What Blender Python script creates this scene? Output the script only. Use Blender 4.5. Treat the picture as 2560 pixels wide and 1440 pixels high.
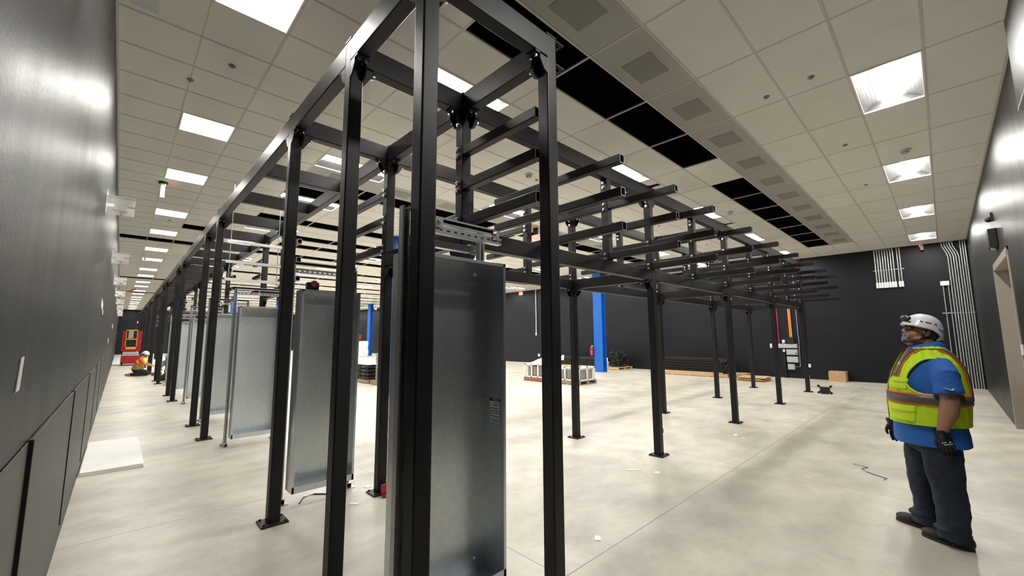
import bpy, bmesh, math, random
from mathutils import Vector, Matrix
for o in list(bpy.data.objects): bpy.data.objects.remove(o)
SC = bpy.context.scene
COL = SC.collection
R_ = math.radians
random.seed(4)

# ---------------------------------------------------------------- camera
CAMH = 1.65
th, hd, ro = R_(6.7367), R_(46.384), R_(-0.2812)
Fv = Vector((math.cos(hd)*math.cos(th), math.sin(hd)*math.cos(th), math.sin(th)))
R0 = Vector((math.sin(hd), -math.cos(hd), 0)); U0 = R0.cross(Fv)
Rv = R0*math.cos(ro)+U0*math.sin(ro); Uv = Rv.cross(Fv)
cd = bpy.data.cameras.new('camera'); cam = bpy.data.objects.new('camera', cd); COL.objects.link(cam)
M = Matrix((Rv, Uv, -Fv)).transposed().to_4x4(); M.translation = Vector((0, 0, CAMH)); cam.matrix_world = M
cd.sensor_fit = 'HORIZONTAL'; cd.sensor_width = 36; cd.lens = 36*1022.41/2560; cd.clip_start = .02; cd.clip_end = 200
SC.camera = cam

# ---------------------------------------------------------------- world, exposure, lamp strengths
w = bpy.data.worlds.new('world'); SC.world = w; w.use_nodes = True
w.node_tree.nodes['Background'].inputs[0].default_value = (.8, .85, .9, 1)
w.node_tree.nodes['Background'].inputs[1].default_value = 0.02
SC.view_settings.view_transform = 'Standard'; SC.view_settings.look = 'None'
SC.view_settings.exposure = 2.9; SC.view_settings.gamma = 1; SC.view_settings.use_curve_mapping = False
LAMP = 15.0          # radiance of the troffer lenses
LAMPCOL = (1.0, .975, .935)

# ---------------------------------------------------------------- materials
def mat(name, col, rough=.5, metal=0., spec=.5, emit=None, es=0., noise=None, bump=None, coat=0.):
    m = bpy.data.materials.new(name); m.use_nodes = True
    nt = m.node_tree; b = nt.nodes['Principled BSDF']
    b.inputs['Base Color'].default_value = (*col, 1); b.inputs['Roughness'].default_value = rough
    b.inputs['Metallic'].default_value = metal; b.inputs['Specular IOR Level'].default_value = spec
    if coat: b.inputs['Coat Weight'].default_value = coat
    if emit: b.inputs['Emission Color'].default_value = (*emit, 1); b.inputs['Emission Strength'].default_value = es
    tc = nt.nodes.new('ShaderNodeTexCoord')
    if noise:   # (scale, amount, detail, (sx,sy,sz))
        sc, am, de, sv = noise
        mp = nt.nodes.new('ShaderNodeMapping'); mp.inputs['Scale'].default_value = sv
        nz = nt.nodes.new('ShaderNodeTexNoise'); nz.inputs['Scale'].default_value = sc; nz.inputs['Detail'].default_value = de
        nt.links.new(tc.outputs['Object'], mp.inputs[0]); nt.links.new(mp.outputs[0], nz.inputs['Vector'])
        cr = nt.nodes.new('ShaderNodeValToRGB')
        cr.color_ramp.elements[0].position = .3; cr.color_ramp.elements[1].position = .7
        cr.color_ramp.elements[0].color = (*[max(0, c*(1-am)) for c in col], 1)
        cr.color_ramp.elements[1].color = (*[min(1, c*(1+am)) for c in col], 1)
        nt.links.new(nz.outputs['Fac'], cr.inputs[0]); nt.links.new(cr.outputs[0], b.inputs['Base Color'])
    if bump:    # (scale, strength, distance, (sx,sy,sz))
        sc, st, di, sv = bump
        mp = nt.nodes.new('ShaderNodeMapping'); mp.inputs['Scale'].default_value = sv
        nz = nt.nodes.new('ShaderNodeTexNoise'); nz.inputs['Scale'].default_value = sc; nz.inputs['Detail'].default_value = 4
        bp = nt.nodes.new('ShaderNodeBump'); bp.inputs['Strength'].default_value = st; bp.inputs['Distance'].default_value = di
        nt.links.new(tc.outputs['Object'], mp.inputs[0]); nt.links.new(mp.outputs[0], nz.inputs['Vector'])
        nt.links.new(nz.outputs['Fac'], bp.inputs['Height']); nt.links.new(bp.outputs[0], b.inputs['Normal'])
    return m

def mat_floor():
    m = mat('polished_concrete', (.6, .56, .49), .35); nt = m.node_tree; b = nt.nodes['Principled BSDF']
    N = nt.nodes.new; L = nt.links.new
    tc = N('ShaderNodeTexCoord')
    def noise(scale, detail, sv=(1, 1, 1), dist=0.):
        mp = N('ShaderNodeMapping'); mp.inputs['Scale'].default_value = sv
        n = N('ShaderNodeTexNoise'); n.inputs['Scale'].default_value = scale; n.inputs['Detail'].default_value = detail
        n.inputs['Distortion'].default_value = dist
        L(tc.outputs['Object'], mp.inputs[0]); L(mp.outputs[0], n.inputs['Vector']); return n.outputs['Fac']
    def ramp(f, p0, c0, p1, c1):
        r = N('ShaderNodeValToRGB'); r.color_ramp.elements[0].position = p0; r.color_ramp.elements[1].position = p1
        r.color_ramp.elements[0].color = (*c0, 1); r.color_ramp.elements[1].color = (*c1, 1); L(f, r.inputs[0]); return r.outputs[0]
    def mix(a, bb, f=1., mode='MULTIPLY'):
        x = N('ShaderNodeMix'); x.data_type = 'RGBA'; x.blend_type = mode
        if isinstance(f, float): x.inputs[0].default_value = f
        else: L(f, x.inputs[0])
        L(a, x.inputs[6]); L(bb, x.inputs[7]); return x.outputs[2]
    c = ramp(noise(.35, 6, (1, 1.5, 1)), .20, (.53, .495, .415), .80, (.74, .705, .605))
    c = mix(c, ramp(noise(2.2, 8, (1, 1.4, 1)), .05, (.62, .61, .59), .62, (1, 1, 1)))
    c = mix(c, ramp(noise(.8, 9, (1.2, .8, 1)), .05, (.60, .59, .57), .60, (1, 1, 1)))
    c = mix(c, ramp(noise(14, 6), .1, (.86, .86, .855), .65, (1, 1, 1)))
    # saw-cut joints: y = 1.95 + 3.02k, x = 2.34 + 3.5k
    sp = N('ShaderNodeSeparateXYZ'); L(tc.outputs['Object'], sp.inputs[0])
    def joint(out, off, per, wdt):
        a = N('ShaderNodeMath'); a.operation = 'SUBTRACT'; L(out, a.inputs[0]); a.inputs[1].default_value = off-per*20
        mo = N('ShaderNodeMath'); mo.operation = 'MODULO'; L(a.outputs[0], mo.inputs[0]); mo.inputs[1].default_value = per
        s = N('ShaderNodeMath'); s.operation = 'LESS_THAN'; L(mo.outputs[0], s.inputs[0]); s.inputs[1].default_value = wdt
        return s.outputs[0]
    mx = N('ShaderNodeMath'); mx.operation = 'MAXIMUM'
    L(joint(sp.outputs['Y'], 1.945, 3.02, .011), mx.inputs[0]); L(joint(sp.outputs['X'], 2.335, 3.5, .009), mx.inputs[1])
    rgb = N('ShaderNodeRGB'); rgb.outputs[0].default_value = (.27, .24, .2, 1)
    c = mix(c, rgb.outputs[0], mx.outputs[0], 'MIX')
    L(c, b.inputs['Base Color'])
    rr = ramp(noise(2.0, 6, (1, 1.5, 1)), .1, (.24,)*3, .9, (.54,)*3); L(rr, b.inputs['Roughness'])
    bp = N('ShaderNodeBump'); bp.inputs['Strength'].default_value = .3; bp.inputs['Distance'].default_value = .006
    L(noise(9, 5, (1, 1.6, 1)), bp.inputs['Height']); L(bp.outputs[0], b.inputs['Normal'])
    b.inputs['Specular IOR Level'].default_value = .5
    return m

def mat_wall(name, col, rough, streak):
    """satin black roller-painted wall: orange peel plus faint vertical roller strokes"""
    m = mat(name, col, rough, spec=.32); nt = m.node_tree; b = nt.nodes['Principled BSDF']; N = nt.nodes.new; L = nt.links.new
    tc = N('ShaderNodeTexCoord')
    def nz(scale, detail, sv):
        mp = N('ShaderNodeMapping'); mp.inputs['Scale'].default_value = sv
        n = N('ShaderNodeTexNoise'); n.inputs['Scale'].default_value = scale; n.inputs['Detail'].default_value = detail
        L(tc.outputs['Object'], mp.inputs[0]); L(mp.outputs[0], n.inputs['Vector']); return n.outputs['Fac']
    b1 = N('ShaderNodeBump'); b1.inputs['Strength'].default_value = .34; b1.inputs['Distance'].default_value = .004
    L(nz(70, 4, (1, 1, .7)), b1.inputs['Height'])
    b2 = N('ShaderNodeBump'); b2.inputs['Strength'].default_value = streak; b2.inputs['Distance'].default_value = .012
    L(nz(4.5, 4, (1, 1, .10)), b2.inputs['Height']); L(b1.outputs[0], b2.inputs['Normal']); L(b2.outputs[0], b.inputs['Normal'])
    r = N('ShaderNodeMapRange'); r.inputs['To Min'].default_value = rough-.06; r.inputs['To Max'].default_value = rough+.08
    L(nz(5, 5, (1, 1, .25)), r.inputs['Value']); L(r.outputs[0], b.inputs['Roughness'])
    return m

def mat_perf(name, col, period, rad, rough=.45):
    """metal sheet with rows of dark punched holes (object coordinates: y, z)"""
    m = mat(name, col, rough, .3); nt = m.node_tree; b = nt.nodes['Principled BSDF']; N = nt.nodes.new; L = nt.links.new
    tc = N('ShaderNodeTexCoord'); sp = N('ShaderNodeSeparateXYZ'); L(tc.outputs['Object'], sp.inputs[0])
    def mth(op, a, bb=None):
        n = N('ShaderNodeMath'); n.operation = op
        if isinstance(a, float): n.inputs[0].default_value = a
        else: L(a, n.inputs[0])
        if bb is not None:
            if isinstance(bb, float): n.inputs[1].default_value = bb
            else: L(bb, n.inputs[1])
        return n.outputs[0]
    v = mth('DIVIDE', mth('ADD', sp.outputs['Z'], 10.), period)
    row = mth('FLOOR', v); sh = mth('MULTIPLY', mth('MODULO', row, 2.), .5)
    u = mth('ADD', mth('DIVIDE', mth('ADD', sp.outputs['Y'], 10.), period), sh)
    du = mth('SUBTRACT', mth('FRACT', u), .5); dv = mth('SUBTRACT', mth('FRACT', v), .5)
    d = mth('SQRT', mth('ADD', mth('MULTIPLY', du, du), mth('MULTIPLY', dv, dv)))
    h = mth('LESS_THAN', d, rad)
    x = N('ShaderNodeMix'); x.data_type = 'RGBA'; L(h, x.inputs[0]); x.inputs[6].default_value = (*col, 1); x.inputs[7].default_value = (.004, .004, .004, 1)
    L(x.outputs[2], b.inputs['Base Color'])
    return m

MT = dict(
 floor=mat_floor(),
 wall_l=mat_wall('satin_black_wall_paint', (.014, .014, .014), .41, .15),
 wall_r=mat_wall('satin_black_wall_paint_right', (.011, .0115, .012), .38, .15),
 wall_f=mat_wall('dark_grey_wall_paint', (.0042, .0058, .0100), .45, .1),
 tile=mat('ceiling_tile', (.80, .785, .735), .75, noise=(3, .02, 2, (1, 1, 1))),
 tbar=mat('ceiling_grid_white', (.60, .585, .545), .5),
 tbarw=mat('ceiling_grid_bare', (.75, .72, .66), .45),
 plenum=mat('plenum_black', (.004, .004, .004), .95, spec=.1),
 grille=mat('return_grille_grey', (.42, .415, .38), .55),
 grilled=mat('return_grille_core', (.27, .262, .24), .6),
 rawedge=mat('raw_cut_steel', (.30, .30, .31), .5, .6),
 steel=mat('black_painted_steel', (.0090, .0080, .0084), .45, spec=.32, noise=(2.5, .25, 4, (1, 1, 1)), bump=(60, .08, .002, (1, 1, 1))),
 steelin=mat('tube_inside', (.006, .006, .006), .7),
 zinc=mat('zinc_bolt', (.92, .92, .90), .30, 1.),
 galv=mat('galvanised_sheet', (.74, .79, .82), .35, 1., noise=(26, .05, 4, (1, 1, 1)), bump=(3, .05, .01, (1, 1, .3))),
 strut=mat('galvanised_strut', (.50, .51, .51), .38, .85, noise=(30, .06, 3, (1, 1, 1))),
 wing=mat('troffer_wing', (.026, .0258, .025), .5),
 pan=mat('troffer_white', (.85, .84, .80), .4),
 lenss=mat('square_troffer_lens', (.9, .9, .88), .4, emit=LAMPCOL, es=LAMP*.55),
 lens=mat('troffer_lens', (.9, .9, .88), .4, emit=LAMPCOL, es=LAMP),
 white=mat('white_plastic', (.8, .8, .78), .45),
 tape=mat('white_tape', (.78, .78, .75), .6),
 lgrey=mat('light_grey_box', (.42, .44, .45), .45),
 black=mat('black_plastic', (.006, .006, .006), .45),
 blackm=mat('matte_black', (.005, .005, .005), .8),
 blue=mat('blue_column_paint', (.004, .115, .50), .42),
 red=mat('red_enamel', (.38, .012, .016), .35),
 orange=mat('orange_conduit', (.85, .30, .04), .5),
 maroon=mat('maroon_conduit', (.34, .02, .07), .5),
 yellow=mat('yellow_enamel', (.85, .42, .03), .45),
 card=mat('cardboard', (.50, .32, .17), .8, noise=(8, .1, 3, (1, 1, 1))),
 wood=mat('pallet_pine', (.58, .38, .19), .75, noise=(6, .25, 4, (1, 6, 6))),
 oldwood=mat('pallet_old', (.34, .25, .18), .8, noise=(6, .25, 4, (1, 6, 6))),
 redwood=mat('pallet_red', (.33, .12, .08), .8, noise=(6, .2, 4, (1, 6, 6))),
 foam=mat('white_foam_board', (.84, .83, .79), .7, noise=(4, .03, 3, (1, 1, 1))),
 door=mat('door_frame_taupe', (.30, .265, .225), .45),
 wrap=mat('stretch_wrap', (.70, .70, .70), .25),
 exitred=mat('exit_letters', (.9, .05, .03), .4, emit=(1, .05, .03), es=1.),
 exitw=mat('exit_face', (.75, .6, .57), .4, emit=(1, .3, .25), es=.15),
 green=mat('green_indicator', (.1, .8, .2), .4, emit=(.1, 1, .25), es=2.),
 redled=mat('red_indicator', (.8, .1, .1), .4, emit=(1, .1, .05), es=8.),
 perf=mat_perf('perforated_black_panel', (.055, .053, .05), .022, .30),
)

# ---------------------------------------------------------------- mesh helpers
def box(bm, x0, x1, y0, y1, z0, z1, mi=0, bev=0.):
    vs = [bm.verts.new((x, y, z)) for z in (z0, z1) for y in (y0, y1) for x in (x0, x1)]
    fs = [bm.faces.new([vs[i] for i in q]) for q in ((0, 2, 3, 1), (4, 5, 7, 6), (0, 1, 5, 4), (2, 6, 7, 3), (0, 4, 6, 2), (1, 3, 7, 5))]
    for f in fs: f.material_index = mi
    if bev:
        es = list({e for f in fs for e in f.edges})
        r = bmesh.ops.bevel(bm, geom=es, offset=bev, segments=2, affect='EDGES', profile=.5)
        for f in r['faces']: f.material_index = mi
    return vs
AX = {'x': (1, 2, 0), 'y': (0, 2, 1), 'z': (0, 1, 2)}   # u, v, w coordinate indices
def prof(w_, h_, r, n=3):
    if r <= 0: return [(w_/2, h_/2), (-w_/2, h_/2), (-w_/2, -h_/2), (w_/2, -h_/2)]
    P = []
    for cx, cy, a0 in ((w_/2-r, h_/2-r, 0), (-w_/2+r, h_/2-r, 90), (-w_/2+r, -h_/2+r, 180), (w_/2-r, -h_/2+r, 270)):
        for i in range(n+1):
            a = R_(a0+90*i/n); P.append((cx+r*math.cos(a), cy+r*math.sin(a)))
    return P
def tube(bm, axis, a0, a1, u, v, w_, h_, r=.008, t=0., mi=0, mi_in=1, mi_rim=0):
    """rectangular tube along an axis between a0 and a1; t>0 leaves both ends open"""
    iu, iv, iw = AX[axis]
    def ring(P, a):
        out = []
        for (pu, pv) in P:
            c = [0, 0, 0]; c[iu] = u+pu; c[iv] = v+pv; c[iw] = a; out.append(bm.verts.new(c))
        return out
    P = prof(w_, h_, r); A, B = ring(P, a0), ring(P, a1); n = len(P)
    for i in range(n):
        f = bm.faces.new([A[i], A[(i+1) % n], B[(i+1) % n], B[i]]); f.material_index = mi
    if t > 0:
        Q = prof(w_-2*t, h_-2*t, max(r-t, .001)); A2, B2 = ring(Q, a0), ring(Q, a1)
        for i in range(n):
            j = (i+1) % n
            bm.faces.new([A2[j], A2[i], B2[i], B2[j]]).material_index = mi_in
            bm.faces.new([A[j], A[i], A2[i], A2[j]]).material_index = mi_rim
            bm.faces.new([B[i], B[j], B2[j], B2[i]]).material_index = mi_rim
    else:
        bm.faces.new(A[::-1]).material_index = mi; bm.faces.new(B).material_index = mi
def cyl(bm, p0, p1, r0, r1=None, n=12, mi=0, caps=True):
    r1 = r0 if r1 is None else r1
    p0, p1 = Vector(p0), Vector(p1); d = (p1-p0).normalized()
    a = d.orthogonal().normalized(); b = d.cross(a)
    A = [bm.verts.new(p0+a*r0*math.cos(2*math.pi*i/n)+b*r0*math.sin(2*math.pi*i/n)) for i in range(n)]
    B = [bm.verts.new(p1+a*r1*math.cos(2*math.pi*i/n)+b*r1*math.sin(2*math.pi*i/n)) for i in range(n)]
    for i in range(n):
        f = bm.faces.new([A[i], A[(i+1) % n], B[(i+1) % n], B[i]]); f.material_index = mi
    if caps:
        bm.faces.new(A[::-1]).material_index = mi; bm.faces.new(B).material_index = mi
def polytube(bm, pts, r, n=8, mi=0):
    """round tube through a list of points"""
    pts = [Vector(p) for p in pts]; rings = []
    for k, p in enumerate(pts):
        d = (pts[min(k+1, len(pts)-1)]-pts[max(k-1, 0)]).normalized()
        ref = Vector((1, 0, 0)) if abs(d.x) < .8 else Vector((0, 1, 0))
        a = d.cross(ref).normalized(); b = d.cross(a)
        rr = r[k] if isinstance(r, (list, tuple)) else r
        rings.append([bm.verts.new(p+a*rr*math.cos(2*math.pi*i/n)+b*rr*math.sin(2*math.pi*i/n)) for i in range(n)])
    for A, B in zip(rings, rings[1:]):
        for i in range(n): bm.faces.new([A[i], A[(i+1) % n], B[(i+1) % n], B[i]]).material_index = mi
    bm.faces.new(rings[0][::-1]).material_index = mi; bm.faces.new(rings[-1]).material_index = mi
def ball(bm, c, r, s=(1, 1, 1), n=12, mi=0, rot=None):
    m = Matrix.Diagonal((*[r*k for k in s], 1))
    if rot is not None: m = rot.to_4x4() @ m
    m = Matrix.Translation(c) @ m
    g = bmesh.ops.create_uvsphere(bm, u_segments=n, v_segments=max(6, n//2+2), radius=1, matrix=m)
    for v in g['verts']:
        for f in v.link_faces: f.material_index = mi
def extrude_poly(bm, pts, d, mi=0):
    """closed prism from a planar list of 3D points moved by vector d"""
    A = [bm.verts.new(p) for p in pts]; B = [bm.verts.new(Vector(p)+Vector(d)) for p in pts]; n = len(A)
    bm.faces.new(A[::-1]).material_index = mi; bm.faces.new(B).material_index = mi
    for i in range(n): bm.faces.new([A[i], A[(i+1) % n], B[(i+1) % n], B[i]]).material_index = mi
def mesh(name, fn, smooth=None):
    bm = bmesh.new(); fn(bm); bmesh.ops.recalc_face_normals(bm, faces=bm.faces[:])
    me = bpy.data.meshes.new(name); bm.to_mesh(me); bm.free()
    if smooth:
        for p in me.polygons: p.use_smooth = True
        me.set_sharp_from_angle(angle=R_(smooth))
    return me
def ob(name, me, mats=(), parent=None, loc=None):
    o = bpy.data.objects.new(name, me)
    if mats is not None and not me.materials:
        for m in (mats if isinstance(mats, (list, tuple)) else [mats]): me.materials.append(MT[m] if isinstance(m, str) else m)
    COL.objects.link(o)
    if parent is not None: o.parent = parent
    if loc is not None: o.location = loc
    return o
def part(name, fn, mats, parent=None, loc=None, smooth=None): return ob(name, mesh(name, fn, smooth), mats, parent, loc)
def tag(o, label, cat, group=None, kind=None):
    o['label'] = label; o['category'] = cat
    if group: o['group'] = group
    if kind: o['kind'] = kind
    return o
def thing(name, label, cat, loc=(0, 0, 0), rz=0, group=None):
    o = bpy.data.objects.new(name, None); COL.objects.link(o); o.location = loc; o.rotation_euler = (0, 0, rz)
    o.empty_display_size = .1
    return tag(o, label, cat, group)
def struct(name, fn, mats, smooth=None):
    o = part(name, fn, mats, smooth=smooth); o['kind'] = 'structure'; return o
def dup(root, loc, rz=None, label=None, group=None):
    r = root.copy(); COL.objects.link(r); r.location = loc
    if rz is not None: r.rotation_euler = (0, 0, rz)
    if label: r['label'] = label
    if group: r['group'] = group
    for ch in list(root.children):
        c = ch.copy(); COL.objects.link(c); c.parent = r
        for g in list(ch.children):
            d = g.copy(); COL.objects.link(d); d.parent = c
    return r
ORD = ['first', 'second', 'third', 'fourth', 'fifth', 'sixth', 'seventh', 'eighth', 'ninth', 'tenth', 'eleventh', 'twelfth', 'thirteenth',
       'fourteenth', 'fifteenth', 'sixteenth', 'seventeenth', 'eighteenth', 'nineteenth', 'twentieth', 'twenty-first', 'twenty-second', 'twenty-third', 'twenty-fourth']

# ================================================================= room
XL, YR, XF, YE, ZC = -.256, -.737, 18.97, 58.2, 4.6
GX0, GXP, GY0, GYP = .965, 1.2175, -.11, .6135        # ceiling grid
XB = -.256                                            # camera stands just inside this corner
struct('floor', lambda bm: box(bm, XL-.2, XF+.2, -3.2, YE+.2, -.15, 0), 'floor')
def wl(bm): box(bm, XL-.2, XL, -3.2, YE+.2, 0, 5.5)
struct('wall_left', wl, 'wall_l')
def wr(bm):   # door opening x 9.2..11.56, z 0..2.83 ; bulkhead in front of it nearer the camera
    box(bm, XL-.2, 9.2, YR-.35, YR, 0, 5.5); box(bm, 11.56, XF+.2, YR-.35, YR, 0, 5.5); box(bm, 9.2, 11.56, YR-.35, YR, 2.83, 5.5)
struct('wall_right', wr, 'wall_r')
struct('wall_far', lambda bm: box(bm, XF, XF+.2, -1.2, YE+.2, 0, 5.5), 'wall_f')
struct('wall_end', lambda bm: box(bm, XL-.2, XF+.2, YE, YE+.2, 0, 5.5), 'wall_f')
LROWS = [0, 6, 11, 15, 20, 24, 29, 33, 38, 42, 47, 51, 56, 60, 65, 69, 74, 78, 83, 87, 92]
LCOLS = [1, 4, 7, 10, 13]
openings = set(); grilles = set(); lampcells = set()
for i in list(range(1, 5))+list(range(6, 13)): openings.add((i, 4)); openings.add((i, 13))
openings |= {(1, 14), (5, 14), (1, 18), (2, 18), (0, 22), (3, 18)}
for i in range(2, 13): openings |= {(i, 21), (i, 23)}
for kk in (26, 31, 35, 40, 44, 49, 53, 58, 62, 67, 71, 76, 80):
    for i in range(-1 if kk in (26, 44, 58) else 2, 13): openings.add((i, kk))
for i in range(1, 13): grilles |= {(i, 3), (i, 12)}
for r in LROWS:
    for c in LCOLS: lampcells.add((c, r))
    if r > 0: lampcells.add(('L', r))
NI, NJ = 15, 95
def xc(i): return max(XL, min(XF, GX0+GXP*i))
def yc(j): return max(YR, min(YE, GY0+GYP*j))
def ceil_tiles(bm):
    for j in range(-2, NJ+1):
        for i in range(-1, NI):
            if (i, j) in openings or (i, j) in lampcells or (i, j) in grilles: continue
            y0, y1 = yc(j), yc(j+1)
            if y1-y0 < .01: continue
            spans = [(xc(i), xc(i+1))]
            if i == -1 and ('L', j) in lampcells: spans = [(XL, .358)]
            for x0, x1 in spans:
                if x1-x0 > .01: box(bm, x0, x1, y0, y1, ZC+.004, ZC+.02)
struct('ceiling', ceil_tiles, 'tile')
def ceil_bars(bm):
    for j in range(-1, NJ+1):
        y = GY0+GYP*j
        if YR < y < YE: box(bm, XL, XF, y-.012, y+.012, ZC, ZC+.02)
    for i in range(-1, NI+1):
        x = GX0+GXP*i
        if XL < x < XF: box(bm, x-.0115, x+.0115, YR, YE, ZC+.001, ZC+.02)
    box(bm, .352, .364, YR, YE, ZC+.001, ZC+.02)
    box(bm, XL, XL+.02, YR, YE, ZC-.002, ZC+.02); box(bm, XL, XF, YR, YR+.02, ZC-.002, ZC+.02)
    box(bm, XF-.02, XF, YR, YE, ZC-.002, ZC+.02); box(bm, XL, XF, YE-.02, YE, ZC-.002, ZC+.02)
struct('trim_1', ceil_bars, 'tbar')
def plen(bm):
    box(bm, XL-.2, XF+.2, -3.2, YE+.2, 5.5, 5.6)
struct('trim_2', plen, 'plenum')
def plen2(bm):   # dark liner of the open slots
    for (i, j) in openings:
        x0, x1, y0, y1 = xc(i), xc(i+1), yc(j), yc(j+1)
        z0, z1 = ZC+.03, 5.3
        box(bm, x0, x1, y0, y1, z1, z1+.01)
        if (i, j-1) not in openings: box(bm, x0, x1, y0-.01, y0, z0, z1)
        if (i, j+1) not in openings: box(bm, x0, x1, y1, y1+.01, z0, z1)
        if (i-1, j) not in openings: box(bm, x0-.01, x0, y0, y1, z0, z1)
        if (i+1, j) not in openings: box(bm, x1, x1+.01, y0, y1, z0, z1)
struct('trim_3', plen2, 'plenum')
# bulkhead on the right wall near the camera, with a perforated edge strip
def bulk(bm): box(bm, XL, 5.87, YR, -.652, 3.72, ZC-.003, 0, .004)
bk = struct('trim_4', bulk, 'wall_r')
def bulkstrip(bm):
    box(bm, XL, 5.87, -.72, -.655, 3.700, 3.719)
    for q in range(40): box(bm, 3.9+q*.048, 3.925+q*.048, -.654, -.648, 3.69, 3.715)
struct('trim_5', bulkstrip, 'lgrey')
# base strip and perforated panels of the left wall
struct('baseboard_left', lambda bm: box(bm, XL, XL+.012, -3., YE, 0, .17), 'black')
px_ = [-3.0, .32, 2.76, 5.05, 7.42, 9.75, 12.15, 14.55, 16.95, 19.35, 21.8, 24.2, 26.6, 29, 31.4, 33.8, 36.2, 38.6, 41]
for a, b_ in zip(px_, px_[1:]):
    k = px_.index(a)
    t = thing('wall_panel', 'black perforated metal panel low on the left wall, the %s from the camera' % ORD[k], 'wall panel', (XL, a, 0), 0, 'perforated panels along the left wall')
    part('sheet', lambda bm: box(bm, .002, .016 if k != 1 else .008, .012, b_-a-.012, .17, 1.21, 0, .002), 'perf', t)
    part('edge_trim', lambda bm: (box(bm, 0, .022, -.010, .010, .16, 1.215)), 'blackm', t)

# ---------------------------------------------------------------- ceiling lights
def make_light(name, lx, ly, label):
    t = thing(name, label, 'ceiling light')
    w2, h2 = lx/2-.013, ly/2-.013
    def fr(bm):
        for s in (-1, 1):
            box(bm, -w2, w2, s*h2-.008, s*h2+.008, -.004, .012); box(bm, s*w2-.008, s*w2+.008, -h2, h2, -.004, .012)
    part('frame', fr, 'pan', t)
    lw = .085 if lx > 1 else .15
    def pan(bm):   # two curved wings rising to the middle
        n = 6
        for s in (-1, 1):
            prev = None
            for q in range(n+1):
                f = q/n; y = s*(h2-(h2-lw)*f); z = .10*math.sin(f*math.pi/2)+.002
                r = [bm.verts.new((-w2, y, z)), bm.verts.new((w2, y, z))]
                if prev: bm.faces.new([prev[0], prev[1], r[1], r[0]])
                prev = r
        for s in (-1, 1):   # end caps follow the curve
            P = [(s*w2, h2-(h2-lw)*q/n, .10*math.sin(q/n*math.pi/2)+.002) for q in range(n+1)]
            P += [(p[0], -p[1], p[2]) for p in P[::-1]]
            vs = [bm.verts.new(p) for p in P]; bm.faces.new(vs)
        box(bm, -w2, w2, -lw, lw, .102, .11)
    part('reflector', pan, 'wing' if lx > 1 else 'pan', t)
    def lens(bm):
        n = 8; A = []; 
        for q in range(n+1):
            a = math.pi*q/n; A.append((lw*math.cos(a), .085-.055*math.sin(a)))
        r0 = [bm.verts.new((-w2+.012, y, z)) for y, z in A]; r1 = [bm.verts.new((w2-.012, y, z)) for y, z in A]
        for q in range(n): bm.faces.new([r0[q], r0[q+1], r1[q+1], r1[q]])
        bm.faces.new(r0); bm.faces.new(r1[::-1])
    part('lens', lens, 'lens' if lx > 1 else 'lenss', t, smooth=50)
    return t
big0 = make_light('ceiling_light', GXP, GYP, 'x'); sm0 = make_light('square_ceiling_light', .603, GYP, 'x')
ub = us = False
for rn, r in enumerate(LROWS):
    for cn, c in enumerate(LCOLS):
        loc = (GX0+GXP*(c+.5), GY0+GYP*(r+.5), ZC)
        if r == 0: lab = 'oblong recessed ceiling light in the row along the right wall, %s from camera' % ORD[cn]; g = 'oblong lights along the right wall'
        else: lab = 'oblong ceiling light, %s right of the left aisle in the %s crosswise row' % (ORD[cn], ORD[rn-1]); g = 'oblong lights over the hall'
        if not ub: big0.location = loc; big0['label'] = lab; big0['group'] = g; ub = True
        else: dup(big0, loc, 0, lab, g)
    if r > 0:
        loc = (.662, GY0+GYP*(r+.5), ZC)
        lab = 'square recessed ceiling light over the left aisle, %s from the camera' % ORD[rn-1]
        if not us: sm0.location = loc; sm0['label'] = lab; sm0['group'] = 'square lights over the left aisle'; us = True
        else: dup(sm0, loc, 0, lab, 'square lights over the left aisle')
# ---------------------------------------------------------------- return grilles
g0 = thing('return_grille', 'x', 'air grille')
part('panel', lambda bm: box(bm, -.595, .595, -.293, .293, .003, .02), 'grille', g0)
part('core', lambda bm: box(bm, -.22, .22, -.17, .17, -.001, .004), 'grilled', g0)
first = True
for (i, j) in sorted(grilles, key=lambda q: (q[1], q[0])):
    loc = (GX0+GXP*(i+.5), GY0+GYP*(j+.5), ZC)
    lab = 'grey ceiling air grille beside the %s black slots, %s from the left aisle' % ('near' if j == 3 else 'farther', ORD[i])
    grp = 'grey grilles by the near black slots' if j == 3 else 'grey grilles by the second black slots'
    if first: g0.location = loc; g0['label'] = lab; g0['group'] = grp; first = False
    else: dup(g0, loc, 0, lab, grp)
# ================================================================= black steel frames
ZT, ZB, ZL0, ZL1 = 3.85, 3.67, 2.44, 2.60
W = .10
_pm = {}
def cached(key, fn, smooth=None):
    if key not in _pm: _pm[key] = mesh(key[0], fn, smooth)
    return _pm[key]
def add_column(parent, x, y, h, name='column', plate=True, gus=None):
    me = cached((name, round(h, 3)), lambda bm: tube(bm, 'z', .016, h, .05, .05, W, W, .009))
    o = ob(name, me, ['steel', 'steelin'], parent, (x, y, 0))
    if plate:
        def bp(bm):
            box(bm, -.06, .16, -.05, .15, 0, .016, 0, .004)
            for a, b in ((-.035, -.025), (.135, -.025), (-.035, .125), (.135, .125)): cyl(bm, (a, b, .016), (a, b, .028), .011, n=6)
        ob('base_plate', cached(('base_plate', 0), bp), 'steel', o)
    return o
def add_beam(parent, axis, a0, a1, u, v, name='beam', w_=W, h_=ZT-ZB):
    L = a1-a0
    me = cached((name+'_'+axis, round(L, 3), w_, h_), lambda bm: tube(bm, axis, 0, L, 0, 0, w_, h_, .009))
    loc = {'x': (a0, u, v), 'y': (u, a0, v)}[axis]
    return ob(name, me, ['steel', 'steelin'], parent, loc)
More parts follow.
